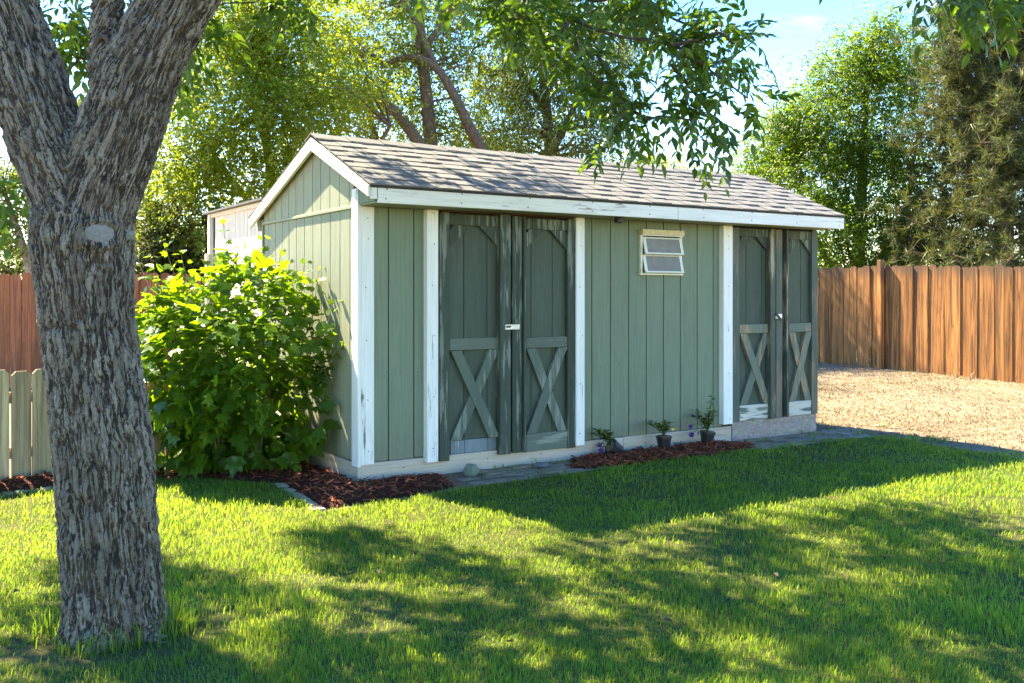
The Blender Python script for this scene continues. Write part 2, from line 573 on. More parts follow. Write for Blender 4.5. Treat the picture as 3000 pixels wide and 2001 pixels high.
def m_bark():
    g = Mat('furrowed_bark')
    h = g.attr('bark')
    cid = g.attr('plate')
    bc = g.n('ShaderNodeAttribute', attribute_name='bcoord').outputs['Vector']
    v = g.vec((1, 1, 1), rnd=False)
    n1 = g.noise(v, 75, 6, 0.7, 0.4)
    n2 = g.noise(v, 7, 4, 0.6)
    wv = g.n('ShaderNodeTexNoise'); g.l(v, wv.inputs['Vector']); wv.inputs['Scale'].default_value = 14; wv.inputs['Detail'].default_value = 3
    ws = g.n('ShaderNodeVectorMath', operation='MULTIPLY_ADD')
    g.l(wv.outputs['Color'], ws.inputs[0]); ws.inputs[1].default_value = (0.030, 0.030, 0.010); g.l(bc, ws.inputs[2])
    q = ws.outputs[0]
    qm = g.n('ShaderNodeVectorMath', operation='MULTIPLY'); g.l(q, qm.inputs[0]); qm.inputs[1].default_value = (1, 1, 0.7); q = qm.outputs[0]
    r1 = g.noise(q, 92, 4, 0.65, 0.25)
    e1 = g.voro(q, 100, 'DISTANCE_TO_EDGE')
    k = g.math('ADD', g.math('MULTIPLY', r1, 1.15), g.math('MULTIPLY', h, 0.30))
    k = g.math('ADD', k, g.math('MULTIPLY', g.math('MINIMUM', e1, 0.28), 0.9))
    k = g.math('ADD', k, g.math('MULTIPLY', g.math('SUBTRACT', n1, 0.5), 0.30))
    m = g.ramp(k, [(0.72, 0), (0.92, 1)])
    plate = g.ramp(cid, [(0, (0.15, 0.122, 0.092)), (0.4, (0.215, 0.182, 0.140)), (0.75, (0.30, 0.258, 0.205)), (1, (0.25, 0.18, 0.115))])
    plate = g.mix(1.0, plate, g.ramp(n1, [(0.3, 0.62), (0.7, 1.2)]), 'MULTIPLY')
    fis = g.mix(g.ramp(n2, [(0.45, 0), (0.7, 1)]), (0.036, 0.030, 0.024), (0.075, 0.052, 0.034))
    fis = g.mix(1.0, fis, g.ramp(n1, [(0.3, 0.5), (0.7, 1.6)]), 'MULTIPLY')
    c = g.mix(m, fis, plate)
    return g.done(g.pbr(c, 0.92, g.bump(g.math('ADD', g.math('MULTIPLY', n1, 0.4), k), 0.9, 0.010), spec=0.15))


def m_branch(name, c):
    g = Mat(name)
    v = g.vec((1, 1, 0.4), rnd=False)
    n1 = g.noise(v, 26, 5, 0.7, 0.4)
    a = g.mix(1.0, c, g.ramp(n1, [(0.3, 0.45), (0.7, 1.35)]), 'MULTIPLY')
    return g.done(g.pbr(a, 0.9, g.bump(n1, 0.8, 0.02), spec=0.15))


M['bark'] = m_bark()
M['twig'] = m_branch('ash_twig', (0.11, 0.085, 0.06))
M['brown_bark'] = m_branch('brown_branch_bark', (0.17, 0.115, 0.08))
M['pale_twig'] = m_branch('pale_dead_twig', (0.34, 0.29, 0.24))
M['shrub_stem'] = m_branch('pale_shrub_stem', (0.38, 0.31, 0.19))
M['scar'] = m_plain('sealed_pruning_scar', (0.19, 0.18, 0.165), 0.8, nscale=60, nvar=0.3, bumpk=0.6)
M['callus'] = m_branch('callus_bark', (0.13, 0.10, 0.075))
M['hollow'] = m_plain('dark_hollow', (0.03, 0.025, 0.02), 0.95)
M['ash_leaf'] = m_leaf('ash_leaf', (0.045, 0.095, 0.017), (0.16, 0.29, 0.022), 0.42, 0.36, 0.3, spec=0.45)
M['bush_leaf'] = m_leaf('viburnum_leaf', (0.06, 0.130, 0.015), (0.29, 0.48, 0.02), 0.46, 0.36, 0.28, warm=(1.25, 1.03, 0.6), spec=0.4)
M['lime_leaf'] = m_leaf('yellow_green_leaf', (0.10, 0.15, 0.020), (0.47, 0.57, 0.038), 0.52, 0.5, 0.22)
M['mid_leaf'] = m_leaf('mid_green_leaf', (0.085, 0.125, 0.022), (0.35, 0.45, 0.04), 0.48, 0.5, 0.25)
M['olive_leaf'] = m_leaf('dull_olive_leaf', (0.075, 0.105, 0.030), (0.26, 0.34, 0.055), 0.46, 0.55, 0.25)
M['deep_leaf'] = m_leaf('fresh_green_leaf', (0.065, 0.125, 0.013), (0.27, 0.43, 0.018), 0.46, 0.42, 0.25)
M['hedge_leaf'] = m_leaf('dark_hedge_leaf', (0.075, 0.085, 0.025), (0.24, 0.26, 0.05), 0.4, 0.6, 0.4)
M['needle'] = m_leaf('pine_needle', (0.068, 0.088, 0.026), (0.15, 0.165, 0.04), 0.32, 0.5, 0.4, warm=(1.2, 1.0, 0.7))
M['grass'] = m_leaf('lawn_blade', (0.062, 0.145, 0.014), (0.38, 0.55, 0.05), 0.48, 0.45, 0.45, warm=(1.45, 1.15, 0.9), spec=0.3)
M['straw'] = m_leaf('dry_grass_blade', (0.27, 0.21, 0.125), (0.22, 0.17, 0.085), 0.3, 0.7, 0.25, warm=(1.1, 1.0, 0.9))
M['petal'] = m_plain('violet_petal', (0.045, 0.012, 0.16), 0.6)
M['petal_y'] = m_plain('yellow_petal', (0.7, 0.5, 0.15), 0.6)


def m_ground(name, c1, c2, c3, s=1.0, bumpk=0.6):
    g = Mat(name)
    v = g.vec((s, s, s), rnd=False)
    n1 = g.noise(v, 2.2, 5, 0.6)
    n2 = g.noise(v, 45, 5, 0.7)
    c = g.mix(g.ramp(n1, [(0.35, 0), (0.65, 1)]), c1, c2)
    c = g.mix(g.ramp(n2, [(0.45, 0), (0.62, 0.9)]), c, c3)
    return g.done(g.pbr(c, 0.95, g.bump(n2, bumpk, 0.02), spec=0.1))


M['soil'] = m_ground('bare_soil', (0.16, 0.125, 0.09), (0.21, 0.165, 0.12), (0.10, 0.08, 0.06))
M['dirt'] = m_ground('trodden_dirt', (0.25, 0.18, 0.125), (0.20, 0.14, 0.10), (0.13, 0.09, 0.06))
M['lawn'] = m_ground('lawn_floor', (0.07, 0.085, 0.025), (0.10, 0.09, 0.035), (0.05, 0.045, 0.02))
M['yard'] = m_ground('dry_yard', (0.27, 0.21, 0.14), (0.225, 0.175, 0.12), (0.165, 0.125, 0.085))
M['mulch'] = m_ground('mulch_floor', (0.085, 0.026, 0.016), (0.06, 0.02, 0.013), (0.03, 0.012, 0.008), 2.0)
M['chip'] = m_leaf('red_mulch_chip', (0.26, 0.066, 0.032), (0.05, 0.01, 0.005), 0.03, 0.8, 0.55, warm=(1.6, 1.3, 1.1), spec=0.2)
M['brick'] = m_plain('worn_paver', (0.27, 0.185, 0.125), 0.9, nscale=25, nvar=0.35, bumpk=0.5)
M['brick_p'] = m_plain('pale_paver', (0.33, 0.25, 0.18), 0.9, nscale=25, nvar=0.25, bumpk=0.5)
M['stone_g'] = m_plain('greenish_rock', (0.14, 0.165, 0.125), 0.85, nscale=18, nvar=0.35, bumpk=0.6)
M['stone_d'] = m_plain('slate_rock', (0.115, 0.12, 0.125), 0.85, nscale=18, nvar=0.3, bumpk=0.5)


def m_osb():
    g = Mat('strand_board')
    v = g.vec((1, 1, 1))
    a = g.voro(g.vec((26, 26, 60)), 1.0, out='Color')
    n_ = g.noise(v, 30, 5, 0.7, 1.5)
    c = g.mix(g.ramp(n_, [(0.35, 0), (0.65, 1)]), (0.27, 0.21, 0.185), (0.47, 0.40, 0.36))
    c = g.mix(0.25, c, g.mix(1.0, c, a, 'MULTIPLY'))
    return g.done(g.pbr(c, 0.9, g.bump(n_, 0.9, 0.01), spec=0.15))


M['osb'] = m_osb()

#PART2
# ================================================================== ground
def sheet(name, poly, z, mat, label=None, kind='structure', cat=None):
    me = bpy.data.meshes.new(name)
    me.from_pydata([(x, y, z) for x, y in poly], [], [tuple(range(len(poly)))])
    o = link(name, me, mat)
    return tag(o, label, cat, kind=kind)


sheet('ground', [(-400, -400), (400, -400), (400, 800), (-400, 800)], -0.03, M['soil'], 'bare soil reaching out under the whole garden')

edge_v = [(360, 1100), (500, 1104), (640, 1116), (690, 1150), (735, 1178), (870, 1158), (1040, 1128), (1180, 1108), (1330, 1086), (1500, 1062),
          (1700, 1036), (1870, 1012), (1990, 1006), (2080, 1014), (2220, 1034), (2351, 1058)]
EDGE = [(-9, 0.6), (-6.5, 3.5), (-5.0, 5.2), gnd(0, 1137), gnd(135, 1122)] + [gnd(*p) for p in edge_v] + [(8.5, 5.2), (12, 3.0)]
LAWN = EDGE + [(12, -3), (-9, -3)]
sheet('lawn', LAWN, 0.006, M['lawn'], 'soil floor of the mown lawn')
# trodden dirt along the shed front
DIRT = [shed_xy(-0.2, 0.3), shed_xy(0.3, -1.3), shed_xy(2.4, -1.1), shed_xy(4.6, -1.0), shed_xy(6.2, -1.0), shed_xy(7.0, -0.35), shed_xy(6.0, 0.05), shed_xy(5.0, 0.3)]
sheet('dirt_path', DIRT, 0.002, M['dirt'], 'strip of trodden dirt along the front of the green shed')


def yard_z(x, y):
    k = np.clip((y - 10.5) / 7.5, 0, 1)
    return 0.15 * k * k * (3 - 2 * k)


# dry yard to the right, rising a little to the fence
xs = np.concatenate([np.arange(-14, 24, 0.5), [30, 45, 70]])
ys = np.concatenate([np.arange(2.0, 24, 0.5), [28, 36, 60, 120]])
gx, gy = np.meshgrid(xs, ys)
gz = yard_z(gx, gy) - 0.004
nx_, ny_ = len(xs), len(ys)
V = np.stack([gx.ravel(), gy.ravel(), gz.ravel()], 1)
q = np.array([[j * nx_ + i, j * nx_ + i + 1, (j + 1) * nx_ + i + 1, (j + 1) * nx_ + i] for j in range(ny_ - 1) for i in range(nx_ - 1)])
me = np_mesh('dry_yard', V, q.ravel(), np.full(len(q), 4), smooth=True)
tag(link('dry_yard', me, M['yard']), 'dry straw-coloured yard between the shed and the cedar fence', kind='structure')

# ================================================================== green shed
L_, W_ = 5.03, 2.15
T_E, Z_E, T_R, Z_R, T_B, Z_B = -0.32, 2.194, 0.806, 2.694, 2.40, 2.134
shed = empty('garden_shed', (SX0, SY0, 0), TH)
tag(shed, 'long sage green garden shed with white trim, two pairs of barn doors and shingle roof', 'shed')


def roof_z(t):
    return Z_E + (t - T_E) * (Z_R - Z_E) / (T_R - T_E) if t <= T_R else Z_R - (t - T_R) * (Z_R - Z_B) / (T_B - T_R)


# inner sheathing
MB().prism([(0.012, -0.02), (W_ - 0.012, -0.02), (W_ - 0.012, roof_z(W_) - 0.05), (T_R, Z_R - 0.06), (0.012, roof_z(0.0) - 0.05)], 0, 0.012, L_ - 0.012).build('sheathing', M['core'], shed)
GAPW = 0.009


def siding(s0, s1, z0, z1):
    MB().box(s0 + GAPW / 2, s1 - GAPW / 2, -0.006, 0.010, z0, z1, 0.002).build('siding_board', M['siding'], shed)


ZS = 0.150
for a, b in ((0.105, 0.233), (0.233, 0.448), (0.448, 0.56), (2.03, 2.166), (2.166, 2.371), (2.371, 2.577), (2.577, 2.781), (3.191, 3.402), (3.402, 3.608), (3.608, 3.72)):
    siding(a, b, ZS + random.uniform(-.004, .004), 2.06)
for a, b in ((2.781, 2.986), (2.986, 3.191)):
    siding(a, b, ZS, 1.598); siding(a, b, 1.972, 2.06)
# gable boards, below and above the level strip
ge = [0.085, 0.167, 0.357, 0.551, 0.742, 0.924, 1.116, 1.306, 1.482, 1.66, 1.831, 2.012, 2.14]
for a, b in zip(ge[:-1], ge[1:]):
    MB().box(-0.006, 0.010, a + GAPW / 2, b - GAPW / 2, ZS, 2.046, 0.002).build('siding_board', M['siding_lit'], shed)
    a2, b2 = a + GAPW / 2, b - GAPW / 2
    poly = [(a2, 2.074), (b2, 2.074), (b2, roof_z(b2) - 0.035)]
    if a2 < T_R < b2: poly.append((T_R, Z_R - 0.035))
    poly.append((a2, roof_z(a2) - 0.035))
    MB().prism(poly, 0, -0.010, 0.008).build('siding_board', M['siding_lit'], shed)
MB().box(-0.022, 0.006, 0.092, 2.14, 2.047, 2.073, 0.003).build('level_strip', M['siding_lit'], shed)
MB().box(L_ - 0.010, L_ + 0.004, 0.0, W_, ZS, 2.06).build('siding_panel', M['siding'], shed)
MB().prism([(0.0, 2.062), (W_, 2.062), (W_, roof_z(W_) - .035), (T_R, Z_R - .035), (0, roof_z(0) - .035)], 0, L_ - 0.010, L_ + 0.006).build('siding_panel', M['siding'], shed)
MB().box(0.0, L_, W_ - 0.010, W_ + 0.004, ZS, 2.06).build('siding_panel', M['siding'], shed)
# corner boards
MB().box(0.001, 0.106, -0.026, 0.004, 0.134, 2.058, 0.003).build('corner_board', M['white'], shed)
MB().box(-0.027, 0.0, -0.027, 0.088, 0.120, 2.19, 0.003).build('corner_board', M['white'], shed)
MB().box(-0.020, 0.0, W_ - 0.012, W_ + 0.02, 0.134, 2.10, 0.003).build('corner_board', M['siding'], shed)
# base boards
MB().box(0.0, 2.50, -0.024, 0.008, -0.03, 0.144, 0.003).build('base_board', M['base'], shed)
MB().box(2.503, 3.828, -0.024, 0.008, -0.03, 0.146, 0.003).build('base_board', M['base'], shed)
MB().box(3.833, L_, -0.030, 0.008, -0.03, 0.186, 0.002).build('skirt_panel', M['osb'], shed)['label'] = 'rough strand board skirting under the right doors'
MB().box(-0.024, 0.008, -0.022, W_, -0.03, 0.144, 0.003).build('base_board', M['base_g'], shed)
# white posts beside the doors
def par(s_, out):                           # proud pieces were sighted against the wall plane
    return out * (s_ + 2.97) / 6.68


for a, b, z0 in ((0.566, 0.664, 0.108), (2.004, 2.094, 0.118), (3.75, 3.872, 0.172)):
    k_ = par(a, .066)
    MB().box(a - k_, b - k_, -0.066, 0.004, z0, 2.057, 0.004).build('door_post', M['white'], shed)
# eaves: fascia, soffit, rake boards, return
MB().box(0.0, 2.872, -0.322, -0.296, 2.059, 2.184, 0.003).build('fascia_board', M['white_h'], shed)
MB().box(2.875, 5.095, -0.323, -0.297, 2.057, 2.182, 0.003).build('fascia_board', M['white_h'], shed)
MB().box(-0.010, 5.06, -0.295, -0.0, 2.061, 2.070).build('soffit', M['soffit'], shed)
MB().prism([(-0.294, 2.072), (-0.03, 2.072), (-0.03, roof_z(-0.03) - .04), (-0.294, roof_z(-0.294) - .04)], 0, -0.02, -0.004).build('eave_return', M['siding'], shed)
MB().box(-0.046, -0.006, -0.320, -0.285, 2.085, 2.182, 0.003).build('eave_block', M['white'], shed)
for s0, s1 in ((-0.072, -0.047), (L_ + 0.03, L_ + 0.055)):
    MB().prism([(T_E + .012, roof_z(T_E + .012) - .02), (T_E + .012, roof_z(T_E + .012) - .098), (T_R, Z_R - .125), (T_R, Z_R - .022)], 0, s0, s1).build('rake_board', M['white_r'], shed)
    MB().prism([(T_B - .02, roof_z(T_B - .02) - .022), (T_R, Z_R - .024), (T_R, Z_R - .127), (T_B - .03, roof_z(T_B - .03) - .115)], 0, s0 - .001, s1 - .001).build('rake_board', M['white_r'], shed)
MB().box(0.0, L_, T_B - .04, T_B - .018, roof_z(T_B) - .13, roof_z(T_B) - .03).build('rear_fascia', M['white_h'], shed)
# roof deck
S_A, S_B = -0.062, L_ + 0.062
A_F = math.atan2(Z_R - Z_E, T_R - T_E)
A_B = math.atan2(Z_R - Z_B, T_R - T_B)
roof = MB()
roof.prism([(T_E - .005, Z_E - .012), (T_R, Z_R - .012), (T_R, Z_R - .028), (T_E - .005, Z_E - .028)], 0, S_A + .004, S_B - .004)
roof.prism([(T_R, Z_R - .012), (T_B + .01, Z_B - .012), (T_B + .01, Z_B - .030), (T_R, Z_R - .030)], 0, S_A + .004, S_B - .004)
roof_o = roof.build('roof_deck', M['felt'], shed)
# shingles of the front slope: each tab a piece
sh = MB()
sh.add([(0, 0, 0.0), (1, 0, 0.0), (1, .165, 0), (0, .165, 0), (0, 0, .0075), (1, 0, .0075), (1, .165, .0035), (0, .165, .0035)],
       [(0, 3, 2, 1), (4, 5, 6, 7), (0, 1, 5, 4), (1, 2, 6, 5), (2, 3, 7, 6), (3, 0, 4, 7)])
sh_me = sh.mesh('shingle'); sh_me.materials.append(M['shingle'])
slope = math.hypot(Z_R - Z_E, T_R - T_E)
ncourse = 9
expo = (slope + 0.012) / ncourse
for i in range(ncourse):
    d = i * expo - 0.012
    s = S_A + random.uniform(-0.004, 0.004)
    thick = (i % 2 == 0)
    first = random.uniform(0.07, 0.2)
    while s < S_B - 0.03:
        w = first if first else random.uniform(0.13, 0.235)
        first = None
        w = min(w, S_B - s)
        if S_B - s - w < 0.06: w = S_B - s
        dd = d + random.uniform(-.0025, .0025)
        t = T_E + dd * math.cos(A_F); z = Z_E + dd * math.sin(A_F) - .010
        o = link('shingle', sh_me, None, shed, (s, t - .0045 * math.sin(A_F), z + 0.0045), (A_F - .028 + random.uniform(-.006, .006), random.uniform(-.004, .004), 0),
                 (w - .003, 1.0 if i < ncourse - 1 else 0.75, (1.9 if thick else 1.1) * random.uniform(0.85, 1.15)))
        thick = not thick
        s += w
# rear slope covering (never faces the photograph), ridge caps
rear = MB()
nb = 12
ln = math.hypot(Z_R - Z_B, T_B - T_R)
for i in range(nb):
    t0 = T_B + .02 - (i) * (T_B - T_R) / nb; t1 = T_B - (i + 1.3) * (T_B - T_R) / nb
    t1 = max(t1, T_R)
    rear.prism([(t0, roof_z(min(t0, T_B)) - .008), (t1, roof_z(t1) - .009), (t1, roof_z(t1) - .004), (t0, roof_z(min(t0, T_B)) + .006)], 0, S_A + random.uniform(-.012, .004), S_B)
rear.build('rear_shingles', M['shingle'], roof_o)
s = S_A
while s < S_B - .05:
    w = min(0.30, S_B - s)
    c = MB()
    for sg, tt in ((-1, T_R - .12), (1, T_R + .13)):
        zz = roof_z(tt)
        c.add([(s - .012, T_R, Z_R + .016), (s + w, T_R, Z_R + .008), (s + w, tt, zz + .008), (s - .012, tt, zz + .015),
               (s - .012, T_R, Z_R + .006), (s + w, T_R, Z_R - .002), (s + w, tt, zz - .002), (s - .012, tt, zz + .003)],
              [(0, 1, 2, 3), (7, 6, 5, 4), (0, 3, 7, 4), (3, 2, 6, 7), (1, 5, 6, 2)])
    c.build('ridge_cap', M['shingle'], shed)
    s += 0.30


# doors
def door(label, s0, s1, z0, z1, panel_edges, panel_z0, mats, stiles, rails, xs_, xfront, braces, kick=None):
    d = MB().box(s0 - .03, s1 - .03, 0.0, 0.008, z0 + .01, z1 - .004).build('door', M['core'], shed)
    d['label'] = label
    for a, b in zip(panel_edges[:-1], panel_edges[1:]):
        MB().box(a + .003, b - .003, -0.008, 0.004, panel_z0, z1 - .02, .0015).build('panel_board', M['door_p'], d)
    for a, b, za, zb, out, mt in stiles:
        k_ = par(a, out)
        MB().box(a - k_, b - k_, -out, -0.004, za, zb, .003).build('stile', M[mt], d)
    for a, b, za, zb, mt in rails:
        k_ = par(a, .043)
        MB().box(a - k_, b - k_, -0.043, -0.004, za, zb, .003).build('rail', M[mt], d)
    xa, xb, za, zb = xs_
    k_ = par(xa, .043); xa, xb = xa - k_, xb - k_
    for kx, (p, q_) in enumerate((((xa, za), (xb, zb)), ((xb, za), (xa, zb)))):
        fr = (kx == xfront)
        dx, dz = q_[0] - p[0], q_[1] - p[1]
        ln_ = math.hypot(dx, dz)
        hw = 0.040
        # bar with ends cut level
        ox = hw * ln_ / abs(dz)
        poly = [(p[0] - ox * 0 if dx > 0 else p[0] - 2 * ox, p[1]), (p[0] + 2 * ox if dx > 0 else p[0], p[1]),
                (q_[0] if dx > 0 else q_[0] + 2 * ox, q_[1]), (q_[0] - 2 * ox if dx > 0 else q_[0], q_[1])]
        t0, t1 = (-0.046, -0.009) if fr else (-0.040, -0.0085)
        MB().prism(poly, 1, t0, t1).build('brace', M[mats['x']], d)
    for poly in braces:
        k_ = par(poly[0][0], .036); poly = [(a - k_, b) for a, b in poly]
        MB().prism(poly, 1, -0.036, -0.0085).build('corner_brace', M[mats['c']], d)
    if kick:
        for a, b in kick:
            MB().box(a + .002, b - .002, -0.012, 0.004, z0, panel_z0 - .003, .0015).build('kick_board', M['door_k'], d)
    return d


d1 = door('left leaf of the left doors, bottom rail missing', 0.676, 1.336, 0.147, 2.045, [0.73, 0.888, 1.104, 1.225], 0.252, {'x': 'door_xh', 'c': 'door_f'},
          [(0.676, 0.764, 0.105, 2.042, 0.052, 'door_f'), (1.236, 1.336, 0.112, 2.048, 0.078, 'door_f')],
          [(0.765, 1.234, 1.947, 2.034, 'door_f'), (0.765, 1.234, 0.963, 1.056, 'door_h')],
          (0.776, 1.224, 0.256, 0.960), 1,
          [[(0.80, 1.946), (0.96, 1.946), (0.766, 1.77), (0.766, 1.905)], [(1.19, 1.946), (1.225, 1.905), (1.225, 1.775), (1.04, 1.946)]],
          kick=[(0.765, 0.893), (0.893, 1.109), (1.109, 1.232)])
d2 = door('right leaf of the left doors', 1.352, 1.998, 0.107, 2.04, [1.425, 1.53, 1.745, 1.905], 0.24, {'x': 'door_xh', 'c': 'door_f'},
          [(1.352, 1.446, 0.112, 2.042, 0.050, 'door_f'), (1.468, 1.488, 0.110, 2.042, 0.076, 'door_f'), (1.912, 1.998, 0.104, 2.042, 0.050, 'door_f')],
          [(1.489, 1.911, 1.940, 2.028, 'door_f'), (1.489, 1.911, 0.960, 1.046, 'door_h'), (1.489, 1.911, 0.107, 0.253, 'door_h')],
          (1.496, 1.904, 0.256, 0.957), 0,
          [[(1.52, 1.939), (1.67, 1.939), (1.490, 1.79), (1.490, 1.905)], [(1.88, 1.939), (1.909, 1.905), (1.909, 1.775), (1.73, 1.939)]])
d3 = door('left leaf of the right doors, paint flaking off its lower half', 3.874, 4.464, 0.188, 2.045, [3.90, 4.04, 4.255, 4.39], 0.32, {'x': 'door_x', 'c': 'door_f'},
          [(3.874, 3.964, 0.184, 2.046, 0.050, 'door_w'), (4.396, 4.464, 0.186, 2.046, 0.082, 'door_e')],
          [(3.966, 4.394, 1.961, 2.042, 'door_f'), (3.966, 4.394, 1.027, 1.114, 'door_x'), (3.966, 4.394, 0.188, 0.334, 'door_b')],
          (3.970, 4.390, 0.337, 1.024), 1,
          [[(4.0, 1.960), (4.14, 1.960), (3.967, 1.80), (3.967, 1.925)], [(4.36, 1.960), (4.392, 1.925), (4.392, 1.795), (4.19, 1.960)]])
d4 = door('right leaf of the right doors, bottom rail peeled to cream', 4.474, 5.09, 0.19, 2.045, [4.56, 4.63, 4.82, 4.99], 0.32, {'x': 'door_x', 'c': 'door_f'},
          [(4.474, 4.562, 0.19, 2.046, 0.050, 'door_w'), (4.630, 4.656, 0.19, 2.046, 0.082, 'door_e'), (5.0, 5.09, 0.192, 2.046, 0.052, 'door_w')],
          [(4.658, 4.998, 1.955, 2.040, 'door_f'), (4.658, 4.998, 1.027, 1.114, 'door_x'), (4.658, 4.998, 0.19, 0.330, 'door_b')],
          (4.662, 4.994, 0.333, 1.024), 0,
          [[(4.68, 1.954), (4.80, 1.954), (4.66, 1.81), (4.66, 1.925)], [(4.97, 1.954), (4.996, 1.925), (4.996, 1.80), (4.84, 1.954)]])
# hasp on the left doors: plate with a dark staple; open padlock on the right doors
h = MB().box(1.230, 1.371, -0.084, -0.0785, 1.118, 1.160, .002).build('hasp', M['metal'], d1)
k = MB(); k.tube([(1.246, -0.084, 1.138), (1.246, -0.105, 1.146), (1.268, -0.105, 1.146), (1.268, -0.084, 1.138)], 0.006, 6); k.build('staple', M['dmetal'], d1, True)
MB().box(4.366, 4.458, -0.090, -0.0835, 1.165, 1.212, .002).build('hasp', M['metal'], d3)
k = MB(); k.tube([(4.360, -0.094, 1.205), (4.370, -0.104, 1.192), (4.398, -0.106, 1.165), (4.420, -0.104, 1.148), (4.433, -0.10, 1.158), (4.408, -0.098, 1.185), (4.378, -0.094, 1.212), (4.360, -0.094, 1.205)], 0.006, 6)
k.build('padlock_shackle', M['dmetal'], d3, True)
MB().box(0.668, 2.0, -0.05, 0.0, 2.0475, 2.056).build('door_track', M['rust'], shed)
# black fixture under the eave
fx = MB(); fx.tube([(2.31, -0.20, 2.06), (2.31, -0.20, 2.055), (2.31, -0.20, 2.018), (2.31, -0.20, 2.014)], [0.034, 0.040, 0.040, 0.034], 14); fx.build('eave_fixture', M['black'], shed)

# nail heads, too small to pick apart
nh = MB()


def nail(s_, t_, z_, r_=.0045):
    nh.tube([(s_, t_ + .001, z_), (s_, t_ - .0015, z_)], r_, 6)


for a_, b_ in ((0.05, -.0265), (0.585, -.0665), (2.005, -.0665), (3.755, -.0665)):
    for z_ in (0.22, 0.62, 1.05, 1.46, 1.80, 1.99):
        nail(a_ + random.uniform(-.015, .015), b_, z_ + random.uniform(-.04, .04), .005)
for k_ in range(9):
    s_ = .07 + k_ * .62
    nail(s_, -.3235, 2.16, .006); nail(s_ + random.uniform(-.02, .02), -.3235, 2.09, .006)
for s_ in (.17, .34, .50, 2.27, 2.47, 2.68, 2.88, 3.09, 3.30, 3.51):
    for z_ in (.19, .80, 1.38):
        if random.random() < .8: nail(s_ + random.uniform(-.05, .05), -.0065, z_ + random.uniform(-.05, .05), .0045)
for s_ in (.35, 1.1, 1.62, 2.2, 2.75, 3.4):
    nail(s_, -.0245, .10 + random.uniform(-.03, .03), .006)
tag(nh.build('nail_heads', M['dmetal'], shed), kind='stuff')

# awning window with two tilted sashes
wf = MB()
wf.box(2.722, 2.745, -0.034, 0.0, 1.59, 1.935); wf.box(3.196, 3.216, -0.034, 0.0, 1.59, 1.935); wf.box(2.712, 3.224, -0.040, 0.0, 1.578, 1.592)
win = wf.build('window', M['alu'], shed, loc=(-0.03, 0, 0))
MB().box(2.746, 3.195, 0.004, 0.0105, 1.593, 1.97).build('dark_opening', M['core'], win)
MB().box(2.724, 3.224, -0.062, 0.0, 1.938, 1.985, .003).build('head_rail', M['yellowed'], win)
MB().box(2.730, 3.218, -0.050, -0.002, 1.929, 1.937).build('head_lip', M['alu'], win)
for z0, z1 in ((1.762, 1.915), (1.596, 1.758)):
    b = MB()
    yb, yt = -0.066, -0.028
    def P(s_, k_): return (s_, yb + (yt - yb) * k_, z0 + (z1 - z0) * k_)
    up = (0, -1, 0.35)
    b.bar(P(2.748, 0.04), P(3.206, 0.04), 0.022, 0.014, (0, 0.3, 1))
    b.bar(P(2.748, 0.96), P(3.206, 0.96), 0.014, 0.012, (0, 0.3, 1))
    b.bar(P(2.762, 0.08), P(2.762, 0.94), 0.030, 0.012, (0, 1, -0.3)); b.bar(P(3.192, 0.08), P(3.192, 0.94), 0.030, 0.012, (0, 1, -0.3))
    sa = b.build('sash', M['alu'], win)
    p0, p1, p2, p3 = P(2.772, .06), P(3.182, .06), P(3.182, .95), P(2.772, .95)
    g_ = MB(); g_.add([p0, p1, p2, p3] + [(x, y + .004, z) for x, y, z in (p0, p1, p2, p3)], [(0, 1, 2, 3), (7, 6, 5, 4), (0, 4, 5, 1), (1, 5, 6, 2), (2, 6, 7, 3), (3, 7, 4, 0)])
    g_.build('pane', M['glass'], win)

# ================================================================== beige shed behind
bs = empty('beige_shed', (*shed_xy(0.14, 2.50), 0), TH)
tag(bs, 'faded beige board shed standing behind the green shed', 'shed')
BT, BZ = 1.93, 2.34
MB().box(0.02, 2.6, 0.0, BT, -0.02, BZ - .02).build('sheathing', M['core'], bs)
e = 0.0
while e < BT - .19:
    w = random.choice([0.10, 0.125, 0.15])
    w = min(w, BT - .17 - e)
    if w > .02: MB().box(0.0, 0.018, e + .004, e + w - .004, 0.05, BZ - .06, .002).build('siding_board', M['beige'], bs)
    e += max(w, .03)
MB().box(-0.03, 0.018, BT - .06, BT + .015, 0.0, BZ - .03, .003).build('corner_board', M['white'], bs)
MB().box(-0.07, -0.032, BT - .085, BT - .01, 0.0, 1.86, .004).build('leaning_post', M['beige'], bs)
MB().box(-0.02, 0.0, -.0, BT - .07, BZ - .075, BZ - .03, .003).build('head_trim', M['beige'], bs)
MB().prism([(-0.05, BZ - .025), (BT + .05, BZ - .03), (BT + .05, BZ - .01), (-.05, BZ - .005)], 0, -0.07, 2.7).build('roof', M['shingle'], bs)

# ================================================================== fences
def picket_mesh(name, w, h, th, ear, mat):
    m = MB()
    m.prism([(-w / 2, 0), (w / 2, 0), (w / 2, h - ear), (w / 2 - ear, h), (-w / 2 + ear, h), (-w / 2, h - ear)], 1, -th / 2, th / 2)
    me = m.mesh(name); me.materials.append(mat)
    return me


